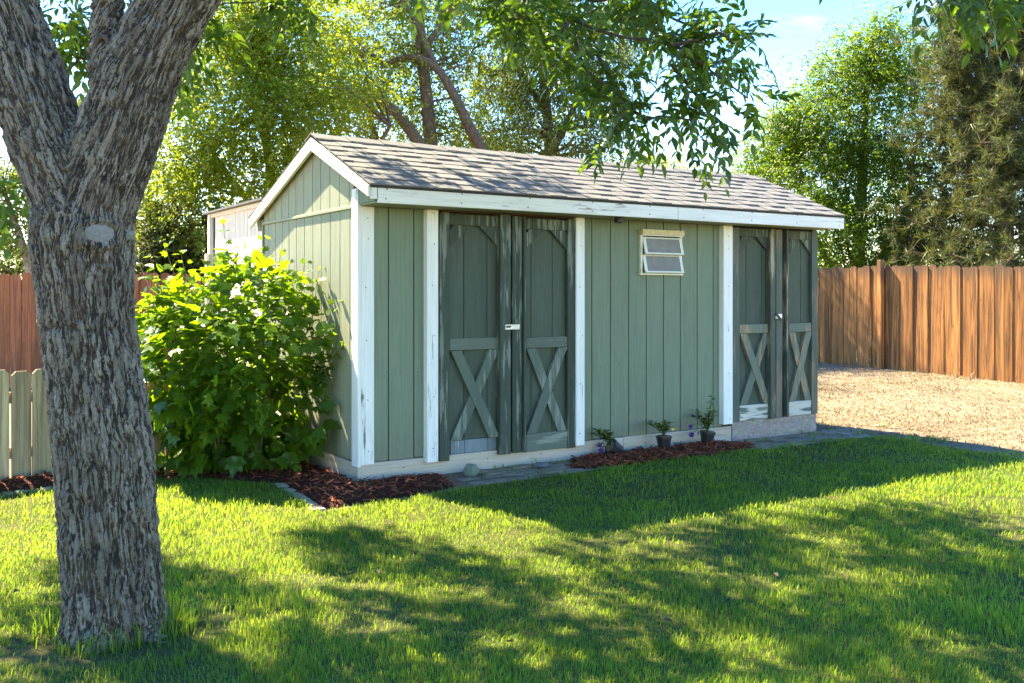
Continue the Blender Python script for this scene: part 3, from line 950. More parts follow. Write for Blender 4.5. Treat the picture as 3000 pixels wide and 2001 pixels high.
def fence(name, label, p0, p1, h, pitch, w, mat, ear, alt=0.0, rails=(0.35, 1.5), z=lambda x, y: 0.0, hv=0.012, zoff=-0.02, group=None, postfront=(), posts=()):
    a, b = Vector(p0), Vector(p1)
    d = (b - a); ln_ = d.length; d.normalize()
    ang = math.atan2(d.y, d.x)
    root = empty(name, (a.x, a.y, 0), ang)
    tag(root, label, 'fence', group)
    mes = [picket_mesh('picket', w * k, h, 0.018, ear, mat) for k in (0.97, 1.0, 1.03)]
    n = int(ln_ / pitch)
    for i in range(n):
        u = (i + .5) * pitch
        p = a + d * u
        zz = float(z(p.x, p.y)) + zoff
        off = (0.007 if i % 2 else -0.007) * (1 if alt else 0.12)
        link('picket', random.choice(mes), None, root, (u + random.uniform(-.004, .004), off, zz), (random.uniform(-.006, .006), random.uniform(-.006, .006), random.uniform(-.01, .01)), (1, 1, 1 + random.uniform(-hv, hv)))
    for rz_ in rails:
        z0, z1 = float(z(a.x, a.y)), float(z(b.x, b.y))
        k_ = MB(); k_.bar((0, 0.045 if not alt else 0.05, rz_ + z0), (ln_, 0.045 if not alt else 0.05, rz_ + z1), 0.035, 0.085); k_.build('rail', mat, root)
    for u, front, hh in posts:
        p = a + d * u
        zz = float(z(p.x, p.y))
        y0 = -0.115 if front else 0.08
        MB().box(u - .045, u + .045, y0, y0 + .09, zz - .05, hh + zz, .006).build('post', mat, root)
    return root


fl0, fl1 = Vector((4.6, 19.9)), Vector((8.6, 12.62))
dd_ = (fl1 - fl0).normalized()
# post seen at the left part of the run
kpx = (2588 - 1500) / F
tpost = (kpx * fl0.y - fl0.x) / (dd_.x - kpx * dd_.y)
fence('cedar_fence', 'orange-brown stained cedar fence of overlapping dog-eared boards beyond the dry yard', fl0, fl1, 1.77, 0.148, 0.149, M['cedar'], 0.03, 1.0,
      z=yard_z, posts=[(tpost, True, 1.86), (tpost + 2.44, False, 1.7), (tpost + 4.88, False, 1.7)])
fence('low_picket_fence', 'low greyed picket fence between the big tree and the leafy shrub', (-6.35, 4.35), (-2.42, 8.88), 0.86, 0.157, 0.147, M['grey_pick'], 0.03, 0.0, rails=(0.2, 0.62), zoff=-0.03,
      posts=[(0.4, False, .8), (2.6, False, .8), (4.9, False, .8)])
fence('red_fence', 'red-stained tall picket fence far behind the big tree', (-10.5, 13.7), (-2.6, 14.3), 1.66, 0.150, 0.140, M['redwood'], 0.03, 0.0, z=yard_z, zoff=-0.02,
      posts=[(1.0, False, 1.5), (3.4, False, 1.5), (5.8, False, 1.5)])
#PART3
# ================================================================== foreground ash tree
def px(u, v, Y):                            # sight line measured at full 3000 px
    return Vector(((u - 1500) / F * Y, Y, CAMH - (v - YH) / F * Y))


def spline(pts, n):
    """smooth resample of a list of (x,y,z,r)"""
    P_ = np.array(pts, dtype=float)
    d = np.concatenate([[0], np.cumsum(np.linalg.norm(np.diff(P_[:, :3], axis=0), axis=1))])
    t = np.linspace(0, d[-1], n)
    out = np.zeros((n, P_.shape[1]))
    T = np.gradient(P_, d, axis=0)
    for i, tt in enumerate(t):
        k_ = min(np.searchsorted(d, tt, side='right') - 1, len(d) - 2)
        h_ = d[k_ + 1] - d[k_]; u = (tt - d[k_]) / h_
        out[i] = (2 * u**3 - 3 * u**2 + 1) * P_[k_] + (u**3 - 2 * u**2 + u) * h_ * T[k_] + (-2 * u**3 + 3 * u**2) * P_[k_ + 1] + (u**3 - u**2) * h_ * T[k_ + 1]
    return out


YT = 4.02
PM = YT / F                                 # metres per pixel there


def node(u, v, wpx, Y=YT):
    p = px(u, v, Y)
    return (p.x, p.y, p.z, wpx * Y / F / 2)


trunk_n = [node(338, 1990, 350), node(337, 1880, 306), node(336, 1795, 282), node(319, 1566, 268), node(306, 1336, 270), node(277, 1106, 262), node(252, 877, 262), node(246, 760, 276), node(241, 670, 284), node(238, 610, 262), node(235, 560, 222), node(232, 515, 130)]
left_n = [node(256, 720, 246), node(240, 640, 250), node(205, 540, 236), node(150, 430, 226), node(110, 320, 214), node(70, 200, 206), node(30, 90, 200), node(-10, -30, 192), node(-70, -200, 180), (-2.48, 4.0, 3.35, .105), (-2.95, 4.15, 4.1, .085)]
right_n = [node(246, 720, 246), node(260, 640, 250), node(290, 540, 244), node(335, 430, 240), node(368, 330, 232), node(408, 220, 220), node(458, 115, 206), node(525, 0, 200), node(610, -140, 185), (-.98, 4.4, 3.35, .11), (-.6, 4.75, 4.0, .09)]
mid_n = [node(352, 300, 120), node(325, 220, 128), node(314, 130, 100), node(316, 50, 90), node(318, -60, 86), (-1.7, 4.3, 3.4, .05), (-1.75, 4.6, 4.2, .04)]
tree = empty('ash_tree', (trunk_n[1][0], YT, 0))
tag(tree, 'big forked ash tree with furrowed grey bark on the left of the lawn', 'tree')
T_IN = Matrix.Translation(-Vector(tree.location))

skel = []
tb = MB()
for nn, ns in ((trunk_n, 40), (left_n, 34), (right_n, 34), (mid_n, 22)):
    sp = spline(nn, ns)
    skel.append(sp)
    tb.tube(sp[:, :3], list(sp[:, 3]), 28)
# root flare
for a_, ln_, r_ in ((-2.6, .24, .07), (-1.6, .25, .08), (-.45, .29, .075), (.7, .27, .07), (1.9, .26, .07), (3.0, .23, .07)):
    c = Vector((trunk_n[2][0], YT, 0.0))
    dv = Vector((math.cos(a_), math.sin(a_), 0))
    tb.tube([c + dv * .05 + Vector((0, 0, .22)), c + dv * (ln_ * .55) + Vector((0, 0, .05)), c + dv * ln_ + Vector((0, 0, -.06))], [r_, r_ * .9, r_ * .5], 10)
tmp_me = tb.mesh('tmp')
tmp = bpy.data.objects.new('tmp', tmp_me)
col.objects.link(tmp)
md = tmp.modifiers.new('r', 'REMESH'); md.mode = 'VOXEL'; md.voxel_size = 0.0073
ms = tmp.modifiers.new('s', 'SMOOTH'); ms.factor = 0.5; ms.iterations = 24
dg = bpy.context.evaluated_depsgraph_get()
ev = tmp.evaluated_get(dg)
me = bpy.data.meshes.new_from_object(ev)
bpy.data.objects.remove(tmp)
me.name = 'trunk'
nv = len(me.vertices)
co = np.zeros(nv * 3, dtype=np.float32); me.vertices.foreach_get('co', co); co = co.reshape(-1, 3).astype(float)
nr = np.zeros(nv * 3, dtype=np.float32); me.vertices.foreach_get('normal', nr); nr = nr.reshape(-1, 3).astype(float)
# bark coordinates along the nearest limb
best = np.full(nv, 9e9); limb = np.zeros(nv, int); axl = np.zeros(nv); rad = np.zeros((nv, 3))
for k_, sp in enumerate(skel):
    acc = 0.0 if k_ == 0 else 2.0 + k_ * 0.37
    for i in range(len(sp) - 1):
        a_, b_ = sp[i, :3], sp[i + 1, :3]
        ab = b_ - a_; l2 = ab @ ab
        u = np.clip(((co - a_) @ ab) / l2, 0, 1)
        pr = a_ + u[:, None] * ab
        d = np.linalg.norm(co - pr, axis=1) / (sp[i, 3])
        m = d < best
        best = np.where(m, d, best); limb = np.where(m, k_, limb)
        axl = np.where(m, acc + u * math.sqrt(l2), axl)
        rad = np.where(m[:, None], co - pr, rad)
        acc += math.sqrt(l2)
# bark runs along the limb: measure from the limb's centre line at the same height
tk = np.array(trunk_n[:8])


def centre(path, z):
    o_ = np.argsort(path[:, 2])
    return np.interp(z, path[o_, 2], path[o_, 0]), np.interp(z, path[o_, 2], path[o_, 1])


cl_ = centre(np.concatenate([tk, np.array(left_n[1:])]), co[:, 2])
cr_ = centre(np.concatenate([tk, np.array(right_n[1:])]), co[:, 2])
side_l = (limb == 1) | ((limb == 0) & (co[:, 0] < (cl_[0] + cr_[0]) / 2))
offx = np.where(side_l, co[:, 0] - cl_[0], co[:, 0] - cr_[0]); offy = np.where(side_l, co[:, 1] - cl_[1], co[:, 1] - cr_[1])
base_q = np.stack([offx, offy, co[:, 2] * 0.115], 1)
wrp = np.stack([vnoise(co * 9, 1), vnoise(co * 9, 2), vnoise(co * 9, 3)], 1) - .5
qv = base_q * 42 + wrp * np.array([1.5, 1.5, 0.9])
e1, c1 = cells(qv)
e2, c2 = cells(base_q * 78 + wrp * 2.2 + 11, 5)
rough_n = vnoise(co * 60, 8)
ht = np.clip(e1 * 2.6, 0, 1) * .72 + np.clip(e2 * 2.2, 0, 1) * .28
ht = ht + (rough_n - .5) * .25
amp = 0.021 + 0.008 * (vnoise(co * 3, 4) - .5)
# keep the sealed scar and the knot smoother
scar_c = np.array(px(286, 682, YT - .19))
dsc = np.linalg.norm((co - scar_c) * np.array([1, .6, 1.5]), axis=1)
amp = np.where(dsc < .09, amp * np.clip((dsc - .05) / .04, 0, 1), amp)
ring = np.exp(-((dsc - .085) / .02) ** 2) * .016
co2 = co + nr * ((ht - .55) * amp + ring)[:, None]
co2 -= np.array(tree.location)
me.vertices.foreach_set('co', co2.astype(np.float32).ravel())
bca = me.attributes.new('bcoord', 'FLOAT_VECTOR', 'POINT'); bca.data.foreach_set('vector', base_q.astype(np.float32).ravel())
for nm, a_ in (('bark', ht), ('plate', c1 * .75 + c2 * .25)):
    at_ = me.attributes.new(nm, 'FLOAT', 'POINT'); at_.data.foreach_set('value', a_.astype(np.float32))
me.polygons.foreach_set('use_smooth', np.ones(len(me.polygons), dtype=bool))
me.update()
me.materials.clear()
link('trunk', me, M['bark'], tree)
# pruning scar: a shallow oval shield
sc_m = MB()
sx0, sz0 = px(286, 682, YT - .19).x - tree.location.x, px(286, 682, YT - .19).z
xct = px(243, 682, YT).x - tree.location.x


def on_bark(x, out):
    return -math.sqrt(max(.0001, .199 ** 2 - (x - xct) ** 2)) - out


n_ = 28
vsr = [(sx0, on_bark(sx0, .006), sz0)]
fs_ = []
for rr, out_ in ((.5, .006), (.85, .004), (1.0, .0), (1.05, -.03)):
    for i in range(n_):
        a_ = i * math.tau / n_
        w = 1 + .05 * math.sin(3 * a_ + 1) + .03 * math.sin(7 * a_)
        xx = sx0 + math.cos(a_) * .062 * rr * w
        vsr.append((xx, on_bark(xx, out_), sz0 + math.sin(a_) * .038 * rr * w))
for i in range(n_): fs_.append((0, 1 + (i + 1) % n_, 1 + i))
for k_ in range(3):
    for i in range(n_): fs_.append((1 + k_ * n_ + i, 1 + k_ * n_ + (i + 1) % n_, 1 + (k_ + 1) * n_ + (i + 1) % n_, 1 + (k_ + 1) * n_ + i))
sc_m.add(vsr, fs_)
sc_m.build('pruning_scar', M['scar'], tree, True)['label'] = 'pale oval pruning scar on the trunk below the fork'
# knot hole below the middle limb: swollen lip round a hollow
cen = Vector(px(315, 165, YT)) - tree.location
lip = []
for i in range(17):
    a_ = i * math.tau / 16
    lip.append((cen.x + math.cos(a_) * .030 + .012 * math.sin(a_), cen.y - .082 + .015 * abs(math.cos(a_)), cen.z + math.sin(a_) * .062))
MB().tube(lip, 0.011, 8, False).build('knot_lip', M['callus'], tree, True)
hb = MB()
hb.add([(cen.x, cen.y - .062, cen.z)] + [(p[0], p[1] + .014, p[2]) for p in lip[:16]], [(0, 1 + (i + 1) % 16, 1 + i) for i in range(16)])
hb.build('knot_hollow', M['hollow'], tree, True)

# ---- crown: where light reaches the lawn there is a gap in the crown
lit_v = [
    [(-200, 1140), (130, 1115), (150, 1395), (60, 1420), (-60, 1330), (-300, 1350)],
    [(358, 1112), (520, 1150), (655, 1118), (705, 1180), (560, 1205), (640, 1262), (765, 1268), (620, 1330), (480, 1345), (368, 1300)],
    [(700, 1190), (850, 1172), (1000, 1195), (1150, 1212), (1290, 1270), (1330, 1300), (1240, 1325), (1100, 1290), (960, 1265), (900, 1240), (760, 1225)],
    [(1190, 1312), (1300, 1300), (1420, 1318), (1560, 1312), (1480, 1265), (1560, 1240), (1600, 1290), (1560, 1340), (1400, 1345), (1260, 1340)],
    [(1560, 1200), (1640, 1195), (1660, 1218), (1580, 1225)],
    [(1820, 1150), (2351, 1062), (2700, 1020), (2700, 1230), (2351, 1225), (2200, 1170), (2050, 1150), (1920, 1190)],
    [(1810, 1185), (1880, 1190), (1920, 1270), (1850, 1290)],
    [(1320, 1370), (1390, 1375), (1420, 1410), (1350, 1405)],
    [(1480, 1460), (1600, 1470), (1650, 1500), (1600, 1530), (1490, 1500)],
    [(1100, 1470), (1180, 1480), (1330, 1575), (1190, 1575)],
    [(2040, 1440), (2160, 1470), (2351, 1540), (2300, 1575), (2150, 1520)],
    [(2100, 1330), (2250, 1345), (2330, 1390), (2200, 1385)],
    [(480, 1400), (620, 1420), (700, 1470), (560, 1460)],
    [(820, 1440), (900, 1450), (960, 1500), (860, 1490)],
    [(0, 1430), (90, 1440), (60, 1530), (0, 1500)],
    [(470, 1300), (600, 1240), (740, 1255), (755, 1370), (640, 1385), (560, 1350)],
    [(1665, 1528), (1760, 1530), (1780, 1575), (1660, 1575)],
    [(960, 1325), (1050, 1340), (1060, 1396), (980, 1380)],
    [(1380, 1420), (1500, 1440), (1480, 1475), (1400, 1450)],
    [(1950, 1300), (2040, 1310), (2060, 1350), (1970, 1345)],
    [(640, 1330), (800, 1330), (830, 1360), (690, 1370)],
    [(1700, 1340), (1790, 1350), (1830, 1390), (1740, 1385)],
]
LIT = [[gnd(*p) for p in poly] for poly in lit_v]
TAN = math.tan(SUN_EL)


def edge_dist(x, y, poly):
    d = np.full(len(x), 9.0)
    n = len(poly)
    for i in range(n):
        a_ = np.array(poly[i]); b_ = np.array(poly[(i + 1) % n]); ab = b_ - a_
        u = np.clip(((x - a_[0]) * ab[0] + (y - a_[1]) * ab[1]) / max(ab @ ab, 1e-9), 0, 1)
        d = np.minimum(d, np.hypot(x - a_[0] - u * ab[0], y - a_[1] - u * ab[1]))
    return d


def shadow_at(P_, z):                       # where points cast their shadow at height z
    k_ = (P_[:, 2] - z) / TAN
    return P_[:, 0] - SUN_H.x * k_, P_[:, 1] - SUN_H.y * k_


n_c = 40000
Gx = rng.uniform(-4.6, 4.4, n_c); Gy = rng.uniform(2.6, 8.0, n_c)
Cz = rng.uniform(3.0, 6.6, n_c)
C = np.stack([Gx + SUN_H.x * Cz / TAN, Gy + SUN_H.y * Cz / TAN, Cz], 1)
ok = np.ones(n_c, bool)
for poly in LIT:
    ok &= ~in_poly(Gx, Gy, poly)
    ok &= edge_dist(Gx, Gy, poly) > .10
# stay out of the picture, within reach of the limbs, off the shrub and the gable's sunlight
vv = YH - F * (C[:, 2] - CAMH) / C[:, 1]
ok &= vv < -110
ok &= np.linalg.norm((C - np.array([-1.1, 6.5, 4.9])) / np.array([4.1, 4.8, 2.7]), axis=1) < 1
for z_ in (0.5, 1.0, 1.5, 2.0):
    sx, sy = shadow_at(C, z_)
    ok &= np.hypot((sx + 2.25) / 1.15, (sy - 7.9) / 1.05) > 1
    s_, t_ = (sx - SX0) * CT + (sy - SY0) * ST, -(sx - SX0) * ST + (sy - SY0) * CT
    ok &= ~((s_ > -.5) & (s_ < .25) & (t_ > -.2) & (t_ < 2.3) & (rng.random(n_c) > .12))
sx, sy = shadow_at(C, 2.45)
s_, t_ = (sx - SX0) * CT + (sy - SY0) * ST, -(sx - SX0) * ST + (sy - SY0) * CT
onroof = (s_ > -.35) & (s_ < 5.5) & (t_ > -.62) & (t_ < 2.6)
ok &= ~(onroof & ((s_ > 2.3) | (t_ > .45) | ((rng.random(n_c) > .03) | (t_ > .1))))
ok &= ~((s_ > 2.0) & (s_ < 5.4) & (t_ > -.8) & (t_ < 2.4) & (rng.random(n_c) > .25))
C, Gx, Gy = C[ok], Gx[ok], Gy[ok]
cell_n, pick_c = {}, []
for i in range(len(C)):                     # an even crown: so many sprays over each patch of lawn
    ck = (int(Gx[i] / .45 + 99), int(Gy[i] / .45 + 99))
    if cell_n.get(ck, 0) < 4:
        cell_n[ck] = cell_n.get(ck, 0) + 1
        pick_c.append(i)
C = C[pick_c][:720]


def spray(cx, n_leaf, r_, out_dir, droop=0.5, per=6, lsize=0.085):
    """compound leaves round a twig end"""
    Ps, As, Ns = [], [], []
    for _ in range(n_leaf):
        o = norm(rng.normal(size=3) + np.array(out_dir) * .7)
        st = cx + o * r_ * rng.uniform(.1, 1.0)
        d = norm(o * .7 + rng.normal(size=3) * .5 + np.array([0, 0, -droop]))
        ln_ = rng.uniform(.13, .20)
        side = norm(np.cross(d, np.array([0, 0, 1.0]) + rng.normal(size=3) * .25))
        upn = np.cross(side, d)
        for j in range(per):
            u = (j // 2 + 1) / (per // 2 + .5)
            p = st + d * ln_ * u + np.array([0, 0, -.05 * u * u])
            if j == per - 1: a_ = d + np.array([0, 0, -.3])
            else: a_ = d * .75 + side * (1 if j % 2 else -1) * .75 + np.array([0, 0, -.35])
            Ps.append(p); As.append(a_ + rng.normal(size=3) * .12); Ns.append(upn + rng.normal(size=3) * .25)
    k_ = len(Ps)
    return np.array(Ps), np.array(As), np.array(Ns), lsize * rng.uniform(.75, 1.2, k_)


org = np.array(tree.location)
hid = [spray(c, 13, .24, (0, 0, .1)) for c in C]
# ---- boughs that hang into the picture
boughs = MB()
nodes = [sp[i, :3] for sp in skel[1:] for i in range(len(sp) // 2, len(sp))]
nodes = [n for n in nodes if n[2] > 2.7]


def limb_to(c, r0=.02, r1=.005, bend=.25):
    global nodes
    arr = np.array(nodes)
    d = np.linalg.norm(arr - c, axis=1) + np.maximum(arr[:, 2] - c[2], 0) * .6
    i = int(np.argmin(d)); s0 = arr[i]
    dist = np.linalg.norm(c - s0)
    m_ = [s0 + (c - s0) * u + np.array([0, 0, .12 * dist * math.sin(u * math.pi)]) + rng.normal(size=3) * .05 * dist * (u * (1 - u) * 4) for u in (0, .25, .5, .75, 1)]
    k_ = min(1, dist / 1.2)
    boughs.tube([p - org for p in m_], [r0 * (.5 + .5 * k_) * (1 - u) + r1 * u for u in (0, .25, .5, .75, 1)], 5, False)
    nodes += m_[1:]


# main hidden limbs first
for c, r_ in ((np.array([-3.4, 6.2, 5.0]), .07), (np.array([-.6, 6.6, 4.9]), .075), (np.array([.55, 5.4, 4.3]), .06), (np.array([-1.9, 7.6, 5.6]), .06), (np.array([1.4, 5.0, 4.2]), .045), (np.array([.2, 6.3, 3.85]), .045), (np.array([-4.0, 4.6, 4.6]), .05)):
    limb_to(c, r_, .02)
dist0 = [min(np.linalg.norm(c - n) for n in nodes) for c in C]
for i in np.argsort(dist0):
    limb_to(C[i], .018, .004)

stems = [
    [(1500, -130), (1566, 0), (1672, 98), (1817, 149), (1966, 174), (2102, 264), (2190, 330)],
    [(1660, -120), (1723, 0), (1783, 43), (1902, 128), (2000, 205), (2080, 225), (2150, 205), (2205, 165)],
    [(1676, 102), (1693, 191), (1723, 255), (1791, 300), (1830, 360), (1795, 430)],
    [(1966, 230), (2063, 353), (2090, 400), (2100, 470)],
    [(1749, 200), (1795, 281), (1889, 387), (1960, 385), (2030, 395)],
    [(1830, -100), (1880, 20), (1960, 90), (2060, 130)],
    [(1966, 174), (2040, 160), (2110, 140), (2150, 170)],
    [(1566, 0), (1500, 50), (1460, 40)],
    [(1672, 98), (1640, 140), (1600, 160)],
]
vis = []
for k_, st in enumerate(stems):
    Ys = 6.1 + rng.uniform(-.35, .35)
    st = [(u, v - 42 if v > 0 else v) for u, v in st]
    p3 = [np.array(px(u, v, Ys + .05 * i * (1 if k_ % 2 else -1))) for i, (u, v) in enumerate(st)]
    sp = spline([(*p, 0.012 * (1 - i / (len(p3) + .5)) + .003) for i, p in enumerate(p3)], 6 * len(p3))
    if st[0][1] < 0:
        limb_to(p3[0], .03, .014)
    boughs.tube(sp[:, :3] - org, list(sp[:, 3]), 5, False)
    for j in range(3, len(sp), 2):
        c = sp[j, :3] + rng.normal(size=3) * np.array([.06, .14, .05])
        boughs.tube([sp[j, :3] - org, (sp[j, :3] + c) / 2 - org + np.array([0, 0, .01]), c - org], [.004, .003, .002], 4, False)
        vis.append(spray(c, 3, .09, norm(sp[j, :3] - sp[max(j - 4, 0), :3]) + np.array([0, 0, .15]), .25, 7, .088))
# leaf groups along the top edge of the picture and round the fork
for vx, vy, Y_, n_s, ex, ey in ((160, 50, 5.4, 8, 36, 40), (178, 120, 5.6, 5, 22, 36), (150, 10, 5.2, 4, 50, 15), (455, 70, 5.2, 5, 20, 36), (425, 130, 5.4, 3, 12, 18), (480, 40, 5.0, 3, 15, 22),
                                 (670, 0, 5.6, 8, 45, 14), (690, 30, 5.8, 3, 26, 12), (1200, 0, 5.2, 8, 50, 14), (1215, 40, 5.3, 3, 25, 14), (1000, -20, 6, 3, 60, 8), (1640, -8, 5.6, 3, 35, 4),
                                 (2200, -30, 4.9, 8, 80, 12), (2260, 0, 4.9, 7, 40, 18), (2125, -20, 5.0, 3, 25, 10), (2330, -15, 4.8, 5, 30, 18), (5, 415, 4.9, 5, 18, 26), (1330, -5, 6.2, 6, 60, 14), (295, 10, 5.6, 4, 36, 18), (1470, 5, 6.3, 5, 40, 14)):
    for _ in range(n_s):
        c = np.array(at(vx + rng.normal() * ex * .6, vy + rng.normal() * ey * .6, Y_ + rng.normal() * .15))
        limb_to(c, .008, .002)
        vis.append(spray(c, 3, .05, (0, 0, -.1), .35, 7, .078))
tag(boughs.build('boughs', M['twig'], tree, True), kind='stuff')


def cat_sprays(ls):
    return [np.concatenate([l[i] for l in ls]) for i in range(4)]


Pv, Av, Nv, Sv = cat_sprays(vis)
Ph, Ah, Nh, Sh = cat_sprays(hid)
# the leaves that show largest are pieces of their own
uu = 1500 + F * Pv[:, 0] / Pv[:, 1]; vv = YH - F * (Pv[:, 2] - CAMH) / Pv[:, 1]
inside = (uu > 0) & (uu < 3000) & (vv > 0)
order = np.argsort(np.where(inside, Pv[:, 1] / Sv, 1e9))
big, rest = order[:300], order[300:]


def leaf_objects(name, tpl, P_, A_, N_, S_, mat, parent, org_):
    mes = []
    for k_ in range(6):
        m_ = bpy.data.meshes.new(name)
        m_.from_pydata([tuple(v) for v in tpl[0]], [], tpl[1])
        at__ = m_.attributes.new('rnd', 'FLOAT', 'POINT')
        at__.data.foreach_set('value', np.full(len(tpl[0]), k_ / 5, dtype=np.float32))
        m_.materials.append(mat)
        mes.append(m_)
    A_ = norm(A_); X = norm(np.cross(A_, N_)); Z = np.cross(X, A_)
    for i in range(len(P_)):
        o = bpy.data.objects.new(name, mes[i % 6])
        col.objects.link(o)
        o.parent = parent
        m_ = Matrix(((X[i, 0], A_[i, 0], Z[i, 0], 0), (X[i, 1], A_[i, 1], Z[i, 1], 0), (X[i, 2], A_[i, 2], Z[i, 2], 0), (0, 0, 0, 1)))
        o.matrix_local = Matrix.Translation(P_[i] - org_) @ m_ @ Matrix.Scale(S_[i], 4)


leaf_objects('leaf', T_ASH, Pv[big], Av[big], Nv[big], Sv[big], M['ash_leaf'], tree, org)
Pr, Ar, Nr_, Sr = [np.concatenate([a_[rest], b_]) for a_, b_ in ((Pv, Ph), (Av, Ah), (Nv, Nh), (Sv, Sh))]
me = leaf_mesh('crown', T_ASH, Pr - org, Ar, Nr_, Sr, rng.random(len(Pr)))
tag(link('crown', me, M['ash_leaf'], tree), kind='stuff')

# ================================================================== leafy shrub by the gable
BC = np.array([-2.22, 7.78, 0.0])
bush = empty('viburnum_shrub', tuple(BC))
tag(bush, 'large bright green lobed-leaf shrub growing against the shed gable', 'shrub')
stm = MB()
tips = []
for i in range(26):
    a_ = rng.uniform(0, math.tau); r_ = math.sqrt(rng.random())
    tx, ty = math.cos(a_) * .95 * r_, math.sin(a_) * .6 * r_
    hz = 1.45 * math.sqrt(max(0.05, 1 - (r_ * .75) ** 2)) * rng.uniform(.85, 1.05)
    b0 = np.array([tx * .28, ty * .28, 0]); tp = np.array([tx, ty, hz])
    pts = [b0 * (1 - u) + tp * u + np.array([-tx * .3, -ty * .3, .1]) * math.sin(u * math.pi) * .6 for u in np.linspace(0, 1, 7)]
    stm.tube(pts, list(np.linspace(.010, .003, 7)), 5, False)
    tips.append(tp)
n_b = 7400
u_ = rng.normal(size=(n_b, 3)); u_ = norm(u_)
rr = np.where(rng.random(n_b) < .7, rng.uniform(.80, 1.03, n_b), rng.uniform(.35, .8, n_b))
lump = 1 + .26 * (vnoise(u_ * 2.8 + 5, 3) - .5) * 2
Pb = u_ * rr[:, None] * lump[:, None] * np.array([1.02, .72, .84]) + np.array([0, 0, .76])
Pb[:, 0] *= np.where(Pb[:, 0] > 0, np.clip(.70 + .34 * Pb[:, 2], 0, 1), 1)
Pw = Pb + BC
s_, t_ = (Pw[:, 0] - SX0) * CT + (Pw[:, 1] - SY0) * ST, -(Pw[:, 0] - SX0) * ST + (Pw[:, 1] - SY0) * CT
fd = np.array([4.53 - (-2.42 + 6.35) * 0, 0]); fdir = norm(np.array([3.93, 4.53])); fn = np.array([-fdir[1], fdir[0]])
fdist = (Pw[:, :2] - np.array([-6.35, 4.35])) @ fn
gapn = vnoise(Pb * 4.2 + 3, 17)
keep = (gapn > np.where((Pb[:, 2] > .2) & (Pb[:, 2] < .95), .40, .30)) & (s_ < -.10) & (Pw[:, 2] > .06) & (fdist < -.06)
Pb, u_ = Pb[keep], u_[keep]
# lean sprigs above the top, leaves in pairs
sp_P, sp_A, sp_N, sp_S = [], [], [], []
sprigs = [(518, 505, 7.9), (560, 560, 8.0), (605, 545, 8.1), (650, 575, 7.9), (665, 600, 8.0), (705, 600, 7.85), (740, 615, 7.75), (470, 575, 7.8), (420, 575, 7.7), (320, 585, 7.6), (385, 560, 7.8), (770, 690, 7.45), (785, 790, 7.4), (350, 590, 7.6), (620, 590, 7.9), (345, 610, 7.7), (690, 640, 7.7)]
for vx, vy, Y_ in sprigs:
    tp = np.array(at(vx, vy, Y_)) - BC
    b0 = tp * np.array([.8, .8, .0]) + np.array([0, 0, max(.8, tp[2] - .55)])
    pts = [b0 + (tp - b0) * u + np.array([.02 * math.sin(u * 5), 0, 0]) for u in np.linspace(0, 1, 6)]
    stm.tube(pts, list(np.linspace(.005, .0018, 6)), 5, False)
    for j, u in enumerate(np.linspace(.2, 1, 6)):
        p = b0 + (tp - b0) * u
        a0 = rng.uniform(0, math.tau)
        for sg in (0, math.pi):
            d = np.array([math.cos(a0 + sg), math.sin(a0 + sg), .15])
            sp_P.append(p + d * .02); sp_A.append(d + np.array([0, 0, rng.uniform(-1.2, .5)]) + rng.normal(size=3) * .3); sp_N.append(np.array([0, 0, .7]) + d * .3 + rng.normal(size=3) * .55); sp_S.append((.105 - .05 * u) * rng.uniform(.7, 1.35))
out = u_ * np.array([1, 1, .5])
Ab = norm(out * .9 + np.array([0, -.25, -.45]) + rng.normal(size=Pb.shape) * .45)
Nb = norm(u_ * .55 + np.array([0, -.1, .75]) + rng.normal(size=Pb.shape) * .38)
Sb = (.042 + .10 * rng.random(len(Pb)) ** 1.5) * np.where(Pb[:, 2] < .6, 1.25, 1.0)
Pb = np.concatenate([Pb, np.array(sp_P)]); Ab = np.concatenate([Ab, np.array(sp_A)]); Nb = np.concatenate([Nb, np.array(sp_N)]); Sb = np.concatenate([Sb, np.array(sp_S)])
stm.build('stem', M['shrub_stem'], bush, True)
# leaves on the outside towards the viewer's side are single pieces
score = (Pb[:, 1] * .8 - Sb * 14 + np.abs(Pb[:, 0]) * .1)
order = np.argsort(score)
pick = order[:900][rng.permutation(900)[:300]]
mask = np.ones(len(Pb), bool); mask[pick] = False
leaf_objects('leaf', T_MAPLE, Pb[pick], Ab[pick], Nb[pick], Sb[pick], M['bush_leaf'], bush, np.zeros(3))
me = leaf_mesh('foliage', T_MAPLE, Pb[mask], Ab[mask], Nb[mask], Sb[mask], rng.random(mask.sum()))
tag(link('foliage', me, M['bush_leaf'], bush), kind='stuff')

